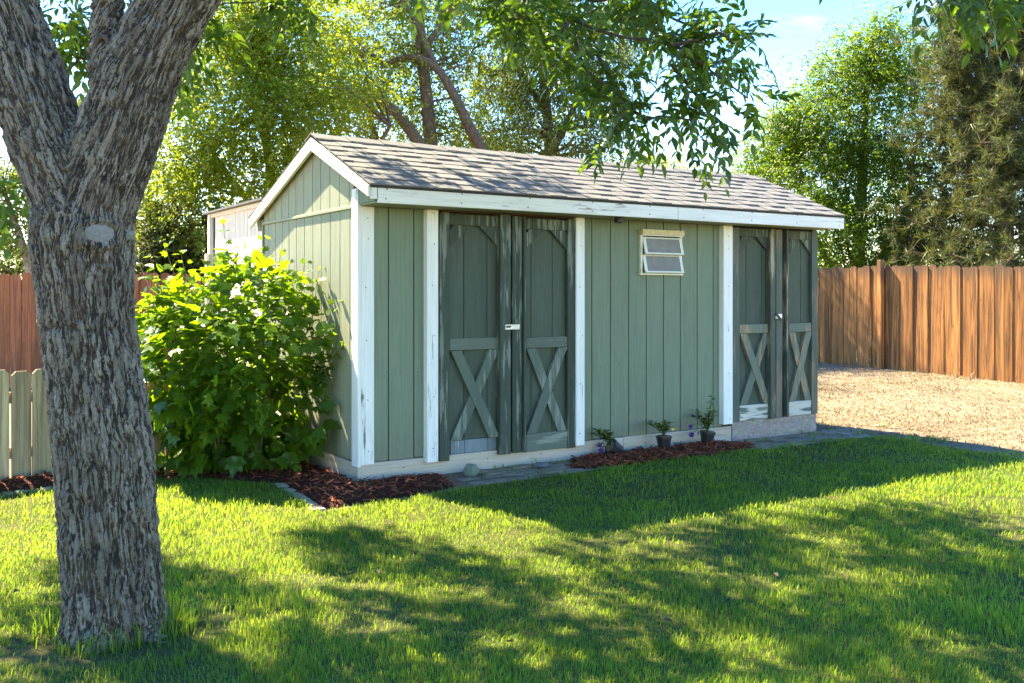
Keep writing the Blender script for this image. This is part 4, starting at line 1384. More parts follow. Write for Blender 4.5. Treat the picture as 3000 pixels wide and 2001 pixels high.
# ================================================================== background trees
def bg_tree(name, label, base, limbs, blobs, leaf, n_leaf, lsize, clump_r=.32, bark='brown_bark', trunk=None, dead=0, twn=1.0, shell=.55, tpl=T_DIAMOND, up=.35, cat='tree', droop=.3, group=None, n_clump=None):
    root = empty(name, (base[0], base[1], float(yard_z(base[0], base[1]))))
    tag(root, label, cat, group)
    og = np.array(root.location)
    tb_ = MB()
    tips = []
    for pts, r0, r1 in limbs:
        P_ = [np.array(p, dtype=float) for p in pts]
        sp_ = spline([(*p, r0 + (r1 - r0) * i / (len(P_) - 1)) for i, p in enumerate(P_)], max(4, 5 * (len(P_) - 1)))
        tb_.tube(sp_[:, :3] - og, list(sp_[:, 3]), 8, False)
        tips += [sp_[i, :3] for i in range(len(sp_) // 3, len(sp_))]
    tips = np.array(tips)
    vol = np.array([b[3] * b[4] * b[5] for b in blobs]) ** (2 / 3); vol = vol / vol.sum()
    nc = n_clump or int(n_leaf / 150)
    bi = rng.choice(len(blobs), nc, p=vol)
    B = np.array(blobs, dtype=float)[bi]
    u = norm(rng.normal(size=(nc, 3)))
    r_ = np.where(rng.random(nc) < .75, rng.uniform(shell, 1.0, nc), rng.uniform(.1, shell, nc))
    cl = B[:, :3] + u * r_[:, None] * B[:, 3:6]
    # limbs and twigs to the clumps
    br = MB()
    for i in rng.permutation(nc)[:int(nc * .45 * twn)]:
        j = int(np.argmin(np.linalg.norm(tips - cl[i], axis=1) + np.maximum(tips[:, 2] - cl[i, 2], 0)))
        a_, b_ = tips[j], cl[i]
        dl = np.linalg.norm(b_ - a_)
        m1 = a_ + (b_ - a_) * .35 + rng.normal(size=3) * .08 * dl + np.array([0, 0, .06 * dl]); m2 = a_ + (b_ - a_) * .7 + rng.normal(size=3) * .07 * dl
        br.tube([a_ - og, m1 - og, m2 - og, b_ - og], [.012 + .008 * dl, .009 + .005 * dl, .008, .003], 4, False)
    tb_.build('trunk', M[bark], root, True)
    if br.v: br.build('branch', M[bark], root, True)
    if dead:
        dm = MB()
        for _ in range(dead):
            b = blobs[rng.integers(len(blobs))]
            p = np.array(b[:3]) + norm(rng.normal(size=3)) * np.array(b[3:6]) * rng.uniform(.2, .95)
            d = norm(rng.normal(size=3) + np.array([0, -.3, -.2]))
            pts = [p]
            for _k in range(4):
                d = norm(d + rng.normal(size=3) * .45)
                pts.append(pts[-1] + d * rng.uniform(.10, .26))
            dm.tube([q_ - og for q_ in pts], [.007, .006, .005, .004, .0025], 3, False)
        tag(dm.build('dead_twigs', M['pale_twig'], root), kind='stuff')
    k_ = rng.integers(0, nc, n_leaf)
    cr = clump_r * (.7 + .8 * rng.random(nc))
    # leaves sit on short drooping sprays inside each clump
    nt_ = 14
    t0 = cl[:, None, :] + rng.normal(size=(nc, nt_, 3)) * cr[:, None, None] * np.array([.62, .62, .42])
    td = norm(rng.normal(size=(nc, nt_, 3)) * .75 + u[:, None, :] * .8 + np.array([0, 0, -droop * .9]))
    ti = rng.integers(0, nt_, n_leaf)
    w_ = rng.random(n_leaf)
    d_ = td[k_, ti]
    P_ = t0[k_, ti] + d_ * (w_ * cr[k_] * 1.15)[:, None] + np.array([0, 0, -1.0]) * (w_ ** 2 * droop * .14)[:, None] + rng.normal(size=(n_leaf, 3)) * lsize * .35
    sd_ = norm(np.cross(d_, np.array([0, 0, 1.0])))
    N_ = norm(rng.normal(size=(n_leaf, 3)) * .45 + np.array([0, -.1, up]) + u[k_] * .5 + np.cross(sd_, d_) * .5)
    A_ = norm(d_ * .7 + sd_ * np.where(rng.random(n_leaf) < .5, 1, -1)[:, None] * .8 + rng.normal(size=(n_leaf, 3)) * .3 + np.array([0, 0, -droop]))
    S_ = lsize * rng.uniform(.6, 1.25, n_leaf)
    rn = np.clip(rng.random(n_leaf) * .6 + .4 * h3(k_, k_ * 0, k_ * 0), 0, 1)
    g_ok = P_[:, 2] > .1
    me_ = leaf_mesh('crown', tpl, (P_ - og)[g_ok], A_[g_ok], N_[g_ok], S_[g_ok], rn[g_ok])
    tag(link('crown', me_, M[leaf], root), kind='stuff')
    return root


def A3(vx, vy, Y): return tuple(at(vx, vy, Y))


def blob(vx, vy, Y, rx, rz, ry=None):
    p = at(vx, vy, Y)
    return (p.x, p.y, p.z, rx, ry or (rx + rz) / 2, rz)


# big yellow-green tree left of centre
bx, by = -3.9, 17.0
bg_tree('boxelder_tree', 'yellow-green sunlit leafy tree left behind the beige shed', (bx, by), [
    ([(bx, by, 0), (bx + .1, by, 1.6), (bx - .2, by - .2, 3.2), (bx - .6, by, 5.2)], .17, .06),
    ([(bx + .1, by, 1.5), (bx + .9, by - .2, 2.8), (bx + 1.8, by - .3, 4.3)], .10, .035),
    ([(bx - .1, by, 2.4), (bx - 1.1, by - .3, 3.6), (bx - 1.7, by - .4, 4.6)], .08, .03)],
    [blob(430, 330, 15.8, 1.0, 1.2), blob(560, 230, 16, 1.3, 1.2), blob(520, 90, 16.5, 1.3, 1.1), blob(680, 120, 16.6, 1.3, 1.2), blob(690, 300, 16, 1.2, 1.0), blob(440, 480, 15.6, .9, .9), blob(590, 420, 15.9, 1.0, .8),
     blob(760, 200, 17, 1.1, 1.0), blob(620, -60, 17, 1.9, 1.2), blob(400, 180, 16.4, .5, .7)],
    'lime_leaf', 80000, .072, .34, dead=140, droop=.4)
# open tree with dark leaning limbs above the ridge
bx, by = at(985, 340, 19).x, 19.0
bg_tree('leaning_limb_tree', 'open tree with dark leaning limbs right above the shed ridge', (bx, by), [
    ([(bx + .15, by, 0), A3(990, 340, 19), A3(980, 230, 19), A3(968, 120, 19), A3(960, 20, 19)], .16, .10),
    ([(bx + .3, by - .4, 0), A3(1000, 380, 18.4), A3(960, 325, 18.4), A3(905, 255, 18.4), A3(850, 215, 18.4), A3(800, 220, 18.4)], .16, .06),
    ([A3(1150, 420, 18.6), A3(1075, 285, 18.6), A3(1040, 215, 18.6), A3(1000, 155, 18.6), A3(940, 130, 18.6), A3(880, 150, 18.6)], .12, .05),
    ([A3(870, 380, 18.7), A3(862, 320, 18.7), A3(850, 270, 18.7), A3(845, 220, 18.7)], .09, .05),
    ([A3(1000, 155, 18.6), A3(960, 60, 18.8), A3(900, -40, 19)], .07, .04),
    ([A3(968, 120, 19), A3(1030, 30, 19), A3(1080, -60, 19)], .07, .04)],
    [blob(840, 120, 19, 1.3, 1.0), blob(930, 60, 19.6, 1.3, .8), blob(1050, 60, 19.5, 1.1, .9), blob(1090, 190, 19.8, .7, .8), blob(830, 290, 18.8, .9, .7), blob(960, 300, 19.8, 1.4, .5), blob(920, 200, 19.8, .9, .8), blob(970, -60, 20, 2.2, 1.0), blob(760, 60, 19.4, .8, .9), blob(1060, 310, 19.4, .9, .5)],
    'mid_leaf', 48000, .07, .34, dead=260, droop=.5)
# taller greyer trees to its right
bx, by = at(1260, 400, 21).x, 21.0
bg_tree('sparse_olive_tree', 'sparse olive-green tree with pale twigs behind the middle of the roof', (bx, by), [
    ([(bx, by, 0), A3(1262, 360, 21), A3(1250, 200, 21), A3(1225, 60, 21), A3(1215, -60, 21)], .14, .05),
    ([A3(1262, 360, 21), A3(1320, 240, 21), A3(1350, 120, 21), A3(1360, 0, 21)], .09, .04),
    ([A3(1255, 260, 21), A3(1190, 150, 21), A3(1160, 40, 21)], .08, .03)],
    [blob(1180, 120, 21, .9, 1.3), blob(1290, 200, 21, 1.1, 1.1), blob(1250, 320, 20.6, 1.3, .7), blob(1370, 330, 20.8, .8, .65), blob(1390, 220, 21, .7, .9), blob(1340, 80, 21.4, 1.0, 1.0), blob(1230, 0, 21.6, 1.2, 1.0), blob(1140, 310, 20.6, 1.0, .6), blob(1440, 100, 21.6, .5, .9), blob(1150, 230, 21, .6, .7)],
    'olive_leaf', 56000, .068, .30, dead=260, droop=.7)
# small far tops in the gap
bx, by = at(1520, 400, 40).x, 40.0
bg_tree('far_yellow_shrub', 'small yellow-green treetop peeking over the ridge in the sky gap', (bx, by), [([(bx, by, 0), (bx, by, 2.6), (bx, by, 4.4)], .12, .04)],
        [blob(1490, 385, 40, .9, .5), blob(1530, 392, 40, .9, .4), blob(1565, 395, 40, .5, .35), blob(1520, 460, 40, 1.8, 1.5)], 'lime_leaf', 7000, .16, .4, tpl=T_DIAMOND)
# bright dense tree on the right behind the fence
bx, by = at(1960, 600, 22).x, 22.0
bg_tree('dense_green_tree', 'dense fresh green tree rising behind the right end of the shed', (bx, by), [
    ([(bx, by, 0), (bx + .1, by, 2.2), (bx + .2, by, 4.2), (bx + .3, by, 6.2)], .2, .06),
    ([(bx, by, 1.2), (bx - .9, by, 2.8), (bx - 1.4, by, 4.2)], .1, .03), ([(bx + .1, by, 1.6), (bx + 1.0, by - .2, 3.0), (bx + 1.3, by - .2, 4.6)], .1, .03)],
    [blob(2020, 110, 22, .65, .75), blob(1960, 190, 21.8, 1.1, .8), blob(2090, 200, 22, .8, .9), blob(1850, 260, 21.8, .85, .75), blob(1960, 310, 21.4, 1.3, 1.0), blob(2080, 350, 21.6, 1.1, 1.1), blob(1800, 340, 21.8, .65, .7), blob(1760, 370, 22.4, .6, .5),
     blob(1860, 400, 21.4, 1.0, .9), blob(1990, 460, 21.2, 1.2, .9), blob(2110, 490, 21.4, 1.1, .9), blob(1880, 520, 21, 1.0, .8), blob(1740, 400, 23, .8, .5), blob(1930, 130, 22.2, .6, .6), blob(1750, 330, 22.6, .6, .55), blob(1830, 300, 22, .7, .7), blob(2130, 130, 22.4, .7, .8), blob(2010, 80, 22.2, .6, .55)],
    'deep_leaf', 125000, .066, .34, bark='brown_bark', shell=.6, droop=.45)
# undergrowth behind the cedar fence
for i, (vx, vy, Y_, rx, rz) in enumerate(((1930, 560, 20.6, .9, .8), (2060, 570, 20.4, 1.0, .75), (2200, 580, 20.0, 1.0, .7))):
    p = at(vx, vy, Y_)
    bg_tree('fence_shrub', ['glossy dark green shrub showing just right of the shed over the fence', 'glossy dark green shrub over the middle of the cedar fence', 'dark shrub below the pine over the cedar fence'][i], (p.x, p.y),
            [([(p.x, p.y, 0), (p.x, p.y, .8), (p.x + .1, p.y, 1.6)], .06, .02)], [(p.x, p.y, p.z, rx, .8, rz), (p.x, p.y, p.z - .9, rx, .8, rz)], 'deep_leaf' if i < 2 else 'hedge_leaf', 11000, .07, .28, cat='shrub', group='undergrowth behind the cedar fence')
# grey-green tree and dark hedge at the left
bx, by = at(55, 640, 20).x, 20.0
bg_tree('grey_green_tree', 'thin grey-green tree with pale bent stems over the red fence at the left edge', (bx, by), [
    ([(bx + .5, by, 0), A3(62, 600, 20), A3(45, 540, 20), A3(28, 490, 20), A3(10, 440, 20)], .09, .04), ([A3(62, 600, 20), A3(70, 540, 20), A3(60, 470, 20)], .06, .03)],
    [blob(20, 470, 20, .9, .7), blob(70, 480, 20, .6, .7), blob(30, 530, 20.3, .9, .5), blob(160, 260, 22, .8, .8), blob(60, 420, 20.6, .8, .5), blob(-60, 460, 20, 1.2, 1.2), blob(190, 330, 22, .5, .8)],
    'olive_leaf', 11000, .09, .3, bark='pale_twig', droop=.5, twn=1.4)
for i, (vx, Y_, h_, w_) in enumerate(((335, 15.2, 2.55, .55), (385, 15.5, 2.9, .55), (440, 15.3, 2.75, .6), (500, 15.6, 2.6, .7))):
    p = at(vx, 620, Y_)
    bg_tree('hedge_conifer', ['dark olive hedge bush just right of the big trunk', 'tallest dark olive hedge bush left of the beige shed', 'dark olive hedge bush close to the beige shed corner', 'dark olive hedge bush half hidden by the beige shed'][i], (p.x, p.y),
            [([(p.x, p.y, 0), (p.x, p.y, 1.2), (p.x, p.y, h_ * .9)], .07, .02)], [(p.x, p.y, h_ * .5, w_, .5, h_ * .5), (p.x, p.y, h_ * .75, w_ * .7, .4, h_ * .28)], 'hedge_leaf', 9000, .075, .2, cat='shrub', group='dark hedge behind the beige shed', up=.1, shell=.7)
for i, (vx, Y_, h_, w_) in enumerate(((-20, 21.5, 2.9, 1.1), (60, 22, 2.7, 1.0), (130, 22, 2.8, 1.1))):
    p = at(vx, 620, Y_)
    bg_tree('left_hedge_shrub', ['dull green bush behind the red fence at the left edge', 'dull green bush behind the pale stems over the red fence', 'dull green bush hidden mostly by the big trunk'][i], (p.x, p.y),
            [([(p.x, p.y, 0), (p.x, p.y, 1.0), (p.x, p.y, h_ * .8)], .07, .02)], [(p.x, p.y, h_ * .5, w_, .7, h_ * .5)], 'hedge_leaf', 5500, .10, .26, cat='shrub', group='bushes behind the red fence')
p = at(250, 560, 24)
bg_tree('left_back_tree', 'pale green tree seen through the fork of the big trunk', (p.x, p.y), [([(p.x, p.y, 0), (p.x, p.y, 2.5), (p.x + .1, p.y, 4.2)], .12, .04)],
        [(p.x, p.y, 3.2, 1.4, 1.2, 1.2), (p.x - .6, p.y, 4.3, .9, .9, .8), (p.x + .9, p.y, 4.0, 1.0, .9, 1.0)], 'mid_leaf', 11000, .10, .32)

# pine at the right edge
px0, py0 = at(2300, 600, 19).x, 19.0
pine = empty('pine_tree', (px0, py0, float(yard_z(px0, py0))))
tag(pine, 'brownish-green pine at the right edge behind the cedar fence', 'tree')
og = np.array(pine.location)
pt = MB(); pt.tube([(0, 0, -.1), (.05, 0, 3), (0, .05, 6), (.05, 0, 9.2)], [.22, .17, .11, .03], 10, False); pt.build('trunk', M['brown_bark'], pine, True)
pb = MB(); tuft = []
for h_ in np.arange(1.2, 8.8, .34):
    for _ in range(8):
        a_ = rng.uniform(0, math.tau)
        ln_ = (2.55 - .20 * h_) * rng.uniform(.65, 1.1)
        if ln_ < .3: continue
        d = np.array([math.cos(a_), math.sin(a_), .18 + .03 * h_])
        p_ = np.array([0, 0, h_]); pts = [p_]
        for k_ in range(5):
            d = norm(d + rng.normal(size=3) * .13 + np.array([0, 0, .05])); pts.append(pts[-1] + d * ln_ / 5)
        pb.tube(pts, list(np.linspace(.030, .008, 6)), 4, False)
        for k_ in range(2, 6):
            for _t in range(7):
                tuft.append(pts[k_] + rng.normal(size=3) * .22); pb.tube([pts[k_], tuft[-1]], [.006, .004], 3, False)
pb.build('branch', M['brown_bark'], pine, True)
tuft = np.array(tuft)
per = 40
k_ = np.repeat(np.arange(len(tuft)), per)
tdir = norm(rng.normal(size=(len(tuft), 3)) + np.array([0, -.1, .5]))
A_ = norm(tdir[k_] * .75 + rng.normal(size=(len(k_), 3)) * .62)
P_ = tuft[k_] + A_ * .01 + tdir[k_] * rng.uniform(-.10, .12, len(k_))[:, None]
T_NEEDLE = ([(-.04, 0, 0), (.04, 0, 0), (0, 1, 0)], [(0, 1, 2)])
me = leaf_mesh('needles', T_NEEDLE, P_, A_, rng.normal(size=(len(k_), 3)), np.full(len(k_), .19) * rng.uniform(.7, 1.2, len(k_)), rng.random(len(k_)) * .5 + .5 * h3(k_, k_ * 0, k_ * 0))
tag(link('needles', me, M['needle'], pine), kind='stuff')
#PART4
# ================================================================== lawn grass
def blades(name, poly, n, box, dens, h, w, lean, mat, label, zf=None, flat=0.0, tip=None, cat='grass'):
    x = rng.uniform(box[0], box[1], n); y = rng.uniform(box[2], box[3], n)
    k_ = in_poly(x, y, poly) & (rng.random(n) < dens(x, y))
    x, y = x[k_], y[k_]
    m_ = len(x)
    z = zf(x, y) if zf is not None else np.full(m_, .004)
    P0 = np.stack([x, y, z], 1)
    tuft_n = vnoise(np.stack([x * 5, y * 5, x * 0], 1), 21)
    big_n = vnoise(np.stack([x * .9, y * .9, x * 0], 1), 31)
    H_ = h * rng.uniform(.35, 1.2, m_) * (.5 + .8 * tuft_n) * (.8 + .4 * big_n)
    Wd = w * rng.uniform(.7, 1.3, m_) * np.clip(np.hypot(x, y) / 4.2, 1, 2.6)
    a_ = rng.uniform(0, math.tau, m_)
    fl = vnoise(np.stack([x * 2.2, y * 2.2, x * 0 + 4], 1), 5) * math.tau * 1.5
    ld = np.stack([np.cos(fl) * .55 + np.cos(a_) * 1.1, np.sin(fl) * .55 + np.sin(a_) * 1.1, x * 0], 1) * (lean * rng.uniform(.2, 1.3, m_))[:, None]
    sd = np.stack([np.cos(a_ + 1.1), np.sin(a_ + 1.1), x * 0], 1)
    up_ = np.array([0, 0, 1.0]) * (1 - flat)
    mid = P0 + (ld * .35 + up_) * (H_ * .55)[:, None]
    top = P0 + (ld * 1.0 + up_ * .92) * H_[:, None]
    hw = (sd * Wd[:, None] * .5)
    V_ = np.stack([P0 - hw, P0 + hw, mid + hw * .8, mid - hw * .8, top], 1).reshape(-1, 3)
    b5 = np.arange(m_) * 5
    lp = np.stack([b5, b5 + 1, b5 + 2, b5 + 3, b5 + 3, b5 + 2, b5 + 4], 1).ravel()
    ct = np.tile([4, 3], m_)
    r_ = np.clip(rng.random(m_) ** 1.4 * .75 + .35 * big_n + .35 * (vnoise(np.stack([x * 2.3, y * 2.3, x * 0 + 2], 1), 41) - .5), 0, 1)
    me_ = np_mesh(name, V_, lp, ct, {'rnd': np.repeat(r_, 5)})
    return tag(link(name, me_, mat), label, cat, kind='stuff')


def lawn_d(x, y):
    r_ = np.hypot(x, y)
    infr = np.abs(x) < (.60 * y + .35)
    return np.clip((3.4 / np.maximum(r_, 3.4)) ** 1.75, 0, 1) * np.where(infr & (y > 3.0), 1.0, .12) * np.where(np.hypot(x - tree.location.x - .03, y - YT) < .30 + .18 * vnoise(np.stack([x * 4, y * 4, x * 0], 1), 61), .3, 1.0) * np.where(vnoise(np.stack([x * 1.7, y * 1.7, x * 0], 1), 63) > .72, .55, 1.0)


LAWN_G = [(x, y) for x, y in LAWN]
blades('grass', LAWN_G, 1850000, (-6.2, 7.5, 2.2, 10.5), lawn_d, .041, .0028, .52, M['grass'], 'short thick green lawn grass in front of the shed')
# longer tufts left round the trunk by the mower
tufts = [(tree.location.x + math.cos(a_) * r_, YT + math.sin(a_) * r_ * .9) for a_, r_ in ((i * .26, .33) for i in range(25))]
blades('long_grass', tufts, 5200, (-2.4, -.9, 3.4, 4.6), lambda x, y: (np.hypot(x - tree.location.x, y - YT) > .20) * .8, .13, .0045, .5, M['grass'], 'longer unmown grass round the foot of the big tree')
# stray grass along the beds and the dirt
strip = [shed_xy(.5, -.75), shed_xy(1.8, -.45), shed_xy(3.8, -.5), shed_xy(6.0, -.5), shed_xy(6.6, -.15), shed_xy(5.2, -.05), shed_xy(2.0, -.05), shed_xy(.75, -.05)]
blades('weeds', strip, 9000, (-1, 5.5, 6.5, 11.5), lambda x, y: (vnoise(np.stack([x * 4, y * 4, x * 0], 1), 77) > .66) * 1.0, .06, .004, .5, M['grass'], 'scattered weeds on the dirt beside the shed')

# dry straw on the yard
YARD = [shed_xy(5.4, .3), gnd(1900, 1004), gnd(2080, 1012), gnd(2220, 1032), gnd(2351, 1056), (8.5, 5.2), (9.3, 9), (7.4, 15.2), (5.6, 18.4), (4.2, 18.8)]
blades('straw', YARD, 190000, (2.5, 10, 5, 19), lambda x, y: np.clip((9 / np.hypot(x, y)) ** 1.2, 0, 1) * (.25 + .75 * vnoise(np.stack([x * 1.3, y * 1.3, x * 0], 1), 9)), .05, .005, 1.7, M['straw'], 'dry pale straw lying over the yard by the cedar fence', lambda x, y: yard_z(x, y), flat=.45)
fe = [(5.0, 19.0), (7.5, 14.45), (8.5, 12.6), (8.3, 12.5), (7.3, 14.3), (4.8, 18.9)]
blades('fence_grass', fe, 9000, (4.5, 9, 12, 19.5), lambda x, y: .5 * (vnoise(np.stack([x * 3, y * 3, x * 0], 1), 91) > .45), .10, .006, .6, M['straw'], 'dry grass tufts along the foot of the cedar fence', lambda x, y: yard_z(x, y))
gp = [(3.0, 8.9), (3.6, 9.6), (5.5, 8.6), (5.0, 7.9), (4.2, 8.3)]
blades('green_tufts', gp, 6000, (2.8, 5.6, 7.8, 9.7), lambda x, y: (vnoise(np.stack([x * 3, y * 3, x * 0], 1), 55) > .62) * 1.0, .05, .004, .6, M['grass'], 'green tufts creeping into the dry yard', lambda x, y: yard_z(x, y))


# ================================================================== mulch beds
def mulch(poly, label, n_chip, hmax):
    ax = np.array(poly)
    x0, y0 = ax.min(0); x1, y1 = ax.max(0)

    def zf(x, y):
        d = edge_dist(x, y, poly)
        return .008 + hmax * np.clip(d / .22, 0, 1) ** .7 + .022 * (vnoise(np.stack([x * 9, y * 9, x * 0], 1), 3) - .3) * np.clip(d / .06, 0, 1)
    st = .035
    gx_, gy_ = np.meshgrid(np.arange(x0 - st, x1 + st, st), np.arange(y0 - st, y1 + st, st))
    nx, ny = gx_.shape[1], gx_.shape[0]
    X, Y = gx_.ravel(), gy_.ravel()
    ins = in_poly(X, Y, poly)
    Z = np.where(ins, zf(X, Y), -.005)
    idx = np.arange(nx * ny).reshape(ny, nx)
    qd = np.stack([idx[:-1, :-1], idx[:-1, 1:], idx[1:, 1:], idx[1:, :-1]], -1).reshape(-1, 4)
    qd = qd[ins[qd].any(1)]
    me_ = np_mesh('mulch_bed', np.stack([X, Y, Z], 1), qd.ravel(), np.full(len(qd), 4), smooth=True)
    o = tag(link('mulch_bed', me_, M['mulch']), label + ', dark bed underneath', kind='structure')
    x = rng.uniform(x0, x1, n_chip * 3); y = rng.uniform(y0, y1, n_chip * 3)
    k_ = in_poly(x, y, poly)
    x, y = x[k_][:n_chip], y[k_][:n_chip]
    m_ = len(x)
    P_ = np.stack([x, y, zf(x, y) + .004], 1)
    a_ = rng.uniform(0, math.tau, m_)
    A_ = np.stack([np.cos(a_), np.sin(a_), rng.normal(size=m_) * .28], 1)
    N_ = np.stack([rng.normal(size=m_) * .5, rng.normal(size=m_) * .5, np.ones(m_)], 1)
    T_CHIP = ([(-.11, 0, 0), (.11, .05, 0), (.09, 1, .02), (-.05, .9, .05), (0, .5, .10)], [(0, 1, 4), (1, 2, 4), (2, 3, 4), (3, 0, 4)])
    me_ = leaf_mesh('mulch', T_CHIP, P_, A_, N_, rng.uniform(.018, .075, m_), rng.random(m_) ** 1.5)
    tag(link('mulch', me_, M['chip']), label, 'mulch', kind='stuff')


BED1 = [(-6.2, 4.25), (-5.0, 5.35), gnd(0, 1130), gnd(135, 1115), gnd(360, 1100), gnd(500, 1100), gnd(640, 1108), gnd(665, 1120), gnd(700, 1140), gnd(745, 1168), gnd(800, 1160), gnd(900, 1145), gnd(1000, 1130), gnd(1045, 1118), gnd(1020, 1098),
        shed_xy(0.62, -0.02), shed_xy(-0.03, -0.03), shed_xy(-0.03, 2.1), (-2.5, 8.75), (-3.9, 7.12), (-5.1, 5.7), (-6.4, 4.3)]
mulch(BED1, 'red wood-chip mulch under the leafy shrub and round the shed corner', 11000, .035)
BED2 = [gnd(1312, 1078), gnd(1400, 1076), gnd(1500, 1064), gnd(1620, 1050), gnd(1715, 1033), gnd(1730, 1024), shed_xy(3.55, -.03), shed_xy(2.6, -.03), shed_xy(1.95, -.03)]
mulch(BED2, 'red wood-chip mulch strip under the potted petunias', 3600, .03)

# ================================================================== pavers along the shed
path = empty('brick_path', (*shed_xy(0, -.4), 0), TH)
tag(path, 'half-buried worn brick pavers along the shed front', kind='structure')
bm_ = []
for k_ in range(3):
    m_ = MB().box(-.095, .095, -.048, .048, -.03, .0, .006)
    me_ = m_.mesh('brick'); me_.materials.append(M['brick']); bm_.append(me_)
bp = MB().box(-.095, .095, -.05, .05, -.03, 0, .008).mesh('brick'); bp.materials.append(M['brick_p'])
for s0, s1, t0, t1 in ((.75, 2.05, -.52, -.06), (3.75, 6.1, -.52, -.10)):
    row = 0
    t = t0
    while t < t1:
        s = s0 + (row % 2) * .1
        while s < s1:
            if random.random() < .82:
                ex = -.05 * 0
                link('brick', random.choice(bm_), None, path, (s + random.uniform(-.006, .006), t + .4 + random.uniform(-.005, .005), .008 + random.uniform(-.006, .007)),
                     (random.uniform(-.03, .03), random.uniform(-.03, .03), random.uniform(-.06, .06)))
            s += .2
        t += .104; row += 1
# pale edging bricks at the bed corner and at the far left
edging = empty('brick_edging', (*gnd(700, 1150), 0))
tag(edging, 'pale flat bricks edging the mulch bed', kind='structure')
eo = np.array(edging.location)
for (v0, v1, n_) in (((640, 1113), (738, 1176), 6), ((-60, 1146), (150, 1121), 7)):
    a_, b_ = np.array(gnd(*v0)), np.array(gnd(*v1))
    an = math.atan2(b_[1] - a_[1], b_[0] - a_[0])
    for i in range(n_):
        p = a_ + (b_ - a_) * (i + .5) / n_
        ln_ = np.linalg.norm(b_ - a_) / n_
        link('brick', bp, None, edging, (p[0] - eo[0], p[1] - eo[1], .017 + random.uniform(-.008, .006)), (random.uniform(-.05, .05), random.uniform(-.05, .05), an + random.uniform(-.14, .14)), (ln_ / .235 * random.uniform(.85, 1.05), random.uniform(.8, 1), 1))


# ================================================================== rocks
def rock(name, label, loc, r, mat, seed):
    import bmesh
    b = bmesh.new()
    bmesh.ops.create_icosphere(b, subdivisions=3, radius=1)
    c_ = np.array([v.co[:] for v in b.verts])
    k_ = 1 + .5 * (vnoise(c_ * 1.3 + seed, seed) - .5)
    pl = np.array([[.8, -.5, .4], [-.6, -.7, .5], [.1, -.2, 1], [-.8, .5, .3], [.5, .6, .5]])
    c_ = c_ * k_[:, None]
    for n_ in norm(pl):
        d = c_ @ n_; ex = np.maximum(d - .72, 0); c_ = c_ - ex[:, None] * n_
    c_ = c_ * np.array(r)
    for v, p in zip(b.verts, c_): v.co = p
    me_ = bpy.data.meshes.new(name); b.to_mesh(me_); b.free()
    o = link(name, me_, mat, None, loc)
    return tag(o, label, 'rock')


x, y = gnd(1082, 1094)
rock('rock', 'angular greenish rock lying against the shed base under the left doors', (x, y + .03, .045), (.065, .05, .06), M['stone_g'], 3)
x, y = gnd(1243, 1076)
rock('flat_stone', 'small flat dark stone at the shed base below the right white post', (x, y, .03), (.07, .04, .025), M['stone_d'], 8)

# ================================================================== petunias in pots
T_SMALL = ([(0, 0, 0), (.22, .35, .05), (.18, .7, .02), (0, 1, -.08), (-.18, .7, .02), (-.22, .35, .05)], [(0, 1, 2, 3), (0, 3, 4, 5)])


def flower(parent, c, r, mat, nrm):
    m_ = MB()
    nrm = norm(np.array(nrm)); ax = norm(np.cross(nrm, [.3, .2, .9])); ay = np.cross(nrm, ax)
    vs_ = [tuple(np.array(c) - nrm * r * .5)]
    for i in range(20):
        a_ = i * math.tau / 20
        rr_ = r * (.86 + .14 * math.cos(5 * a_))
        vs_.append(tuple(np.array(c) + (ax * math.cos(a_) + ay * math.sin(a_)) * rr_ + nrm * .1 * r * math.cos(10 * a_)))
    m_.add(vs_, [(0, 1 + i, 1 + (i + 1) % 20) for i in range(20)])
    m_.tube([np.array(c) - nrm * r * 1.5, np.array(c) - nrm * r * .45], [r * .12, r * .22], 6, False)
    m_.build('flower', mat, parent, True)


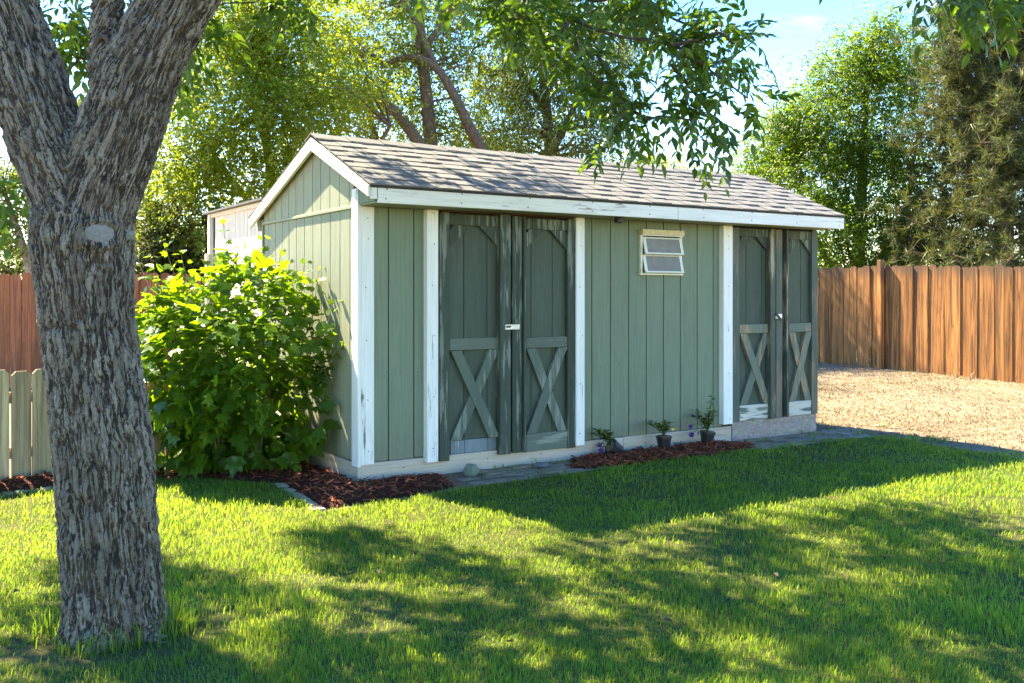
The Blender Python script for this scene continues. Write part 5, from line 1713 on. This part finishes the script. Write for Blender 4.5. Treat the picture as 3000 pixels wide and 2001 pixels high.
def petunia(label, vx, vy, tilt, spread, hgt, n_stem, flowers, zoff=.035, pot=True, tall=None):
    x_, y_ = gnd(vx, vy)
    root = empty('potted_petunia', (x_, y_, zoff)); root.scale = (1.3, 1.3, 1.3); tag(root, label, 'potted plant', 'petunias waiting in nursery pots')
    rot = Euler(tilt).to_matrix()
    pm = MB()
    n_ = 4
    for (r0, r1, z0, z1) in ((.030, .042, 0, .075), (.045, .045, .075, .088)):
        pm.tube([rot @ Vector((0, 0, z0)), rot @ Vector((0, 0, z1))], [r0 * 1.25, r1 * 1.25], 8)
    pm.build('pot', M['black'], root)
    sm = MB(); sm.tube([rot @ Vector((0, 0, .07)), rot @ Vector((0, 0, .0915))], [.04, .045], 8); sm.build('soil', M['soil'], root)
    top = np.array(rot @ Vector((0, 0, .09)))
    st = MB(); P_, A_, N_, S_ = [], [], [], []
    ends = []
    for i in range(n_stem):
        e_ = top + np.array([rng.normal() * spread[0] + spread[2], rng.normal() * spread[1], hgt * rng.uniform(.5, 1.1)])
        if tall and i == 0: e_ = top + np.array(tall)
        e_[2] = max(e_[2], .01)
        m1 = (top + e_) / 2 + np.array([0, 0, hgt * .22])
        pts = [top, top * .3 + m1 * .7, m1 * .3 + e_ * .7, e_]
        st.tube(pts, [.0022, .002, .0016, .001], 4, False)
        for u in np.linspace(.25, 1, 7 if not (tall and i == 0) else 12):
            p = np.array(pts[0]) * (1 - u) + np.array(e_) * u + (m1 - (top + e_) / 2) * math.sin(u * math.pi)
            for _k in range(2):
                a_ = rng.uniform(0, math.tau); d = np.array([math.cos(a_), math.sin(a_), .25])
                P_.append(p); A_.append(d); N_.append(np.array([0, 0, 1]) + d * .4); S_.append(rng.uniform(.026, .044))
        ends.append(e_)
    for (fx_, fy_, fz_, r_, mt) in flowers:
        e_ = np.array([fx_ * .8, fy_, fz_ * .85])
        st.tube([top, (top + e_) / 2 + np.array([0, 0, .035]), e_ + np.array([0, .01, 0])], [.002, .0018, .0014], 4, False)
        for u in (.35, .6, .85):
            p = top * (1 - u) + e_ * u + np.array([0, 0, .03 * math.sin(u * 3.1)])
            for _k in range(3):
                a_ = rng.uniform(0, math.tau); d = np.array([math.cos(a_), math.sin(a_), .25])
                P_.append(p); A_.append(d); N_.append(np.array([0, 0, 1]) + d * .4); S_.append(rng.uniform(.022, .036))
    st.build('stem', M['deep_leaf'], root)
    me_ = leaf_mesh('foliage', T_SMALL, np.array(P_), np.array(A_), np.array(N_), np.array(S_), rng.random(len(P_)))
    tag(link('foliage', me_, M['mid_leaf'], root), kind='stuff')
    for (fx_, fy_, fz_, r_, mt) in flowers:
        flower(root, (fx_ * .8, fy_, fz_ * .85), r_ * .85, M[mt], (-.2, -1, .35))


petunia('petunia tipped over in its black pot, violet blooms drooping left on the mulch', 1424, 1050, (R(20), R(-58), 0), (.03, .03, -.06), .10, 9,
        [(-.175, -.03, .055, .020, 'petal'), (-.165, -.05, .018, .024, 'petal'), (-.16, 0, .10, .012, 'petal')], zoff=.05)
petunia('petunia in an upright black pot with one pale yellow bloom', 1524, 1040, (0, 0, 0), (.055, .04, 0), .10, 12, [(.075, -.03, .165, .016, 'petal_y')])
petunia('tallest petunia with a long upright shoot and violet blooms on its left', 1622, 1028, (0, R(6), 0), (.07, .04, -.05), .13, 13,
        [(-.15, -.04, .15, .020, 'petal'), (-.145, -.05, .085, .026, 'petal'), (-.08, -.03, .095, .009, 'petal'), (-.12, 0, .235, .013, 'petal')], tall=(.03, 0, .24))

# a few dead leaves on the lawn
for i, (vx, vy) in enumerate(((1378, 1250), (870, 1337), (1545, 1452), (1785, 1345), (30, 1385), (1165, 1500))):
    x, y = gnd(vx, vy)
    m_ = MB(); m_.add([(0, 0, 0), (.02, .012, .014), (.045, 0, .004), (.03, -.018, .016), (.01, -.014, .01)], [(0, 1, 2), (0, 2, 3), (0, 3, 4)])
    o = m_.build('dead_leaf', M['callus'], None, loc=(x, y, .045), rot=(random.uniform(-.4, .4), random.uniform(-.4, .4), random.uniform(0, 6)))
    tag(o, ['curled brown dead leaf on the shaded lawn right of centre', 'brown dead leaf on the lawn left of centre', 'brown dead leaf near the lower middle of the lawn', 'brown dead leaf in shade on the right of the lawn', 'brown dead leaf on the sunny lawn at the left edge', 'brown dead leaf at the bottom of the lawn'][i], 'leaf', 'dead leaves on the lawn')
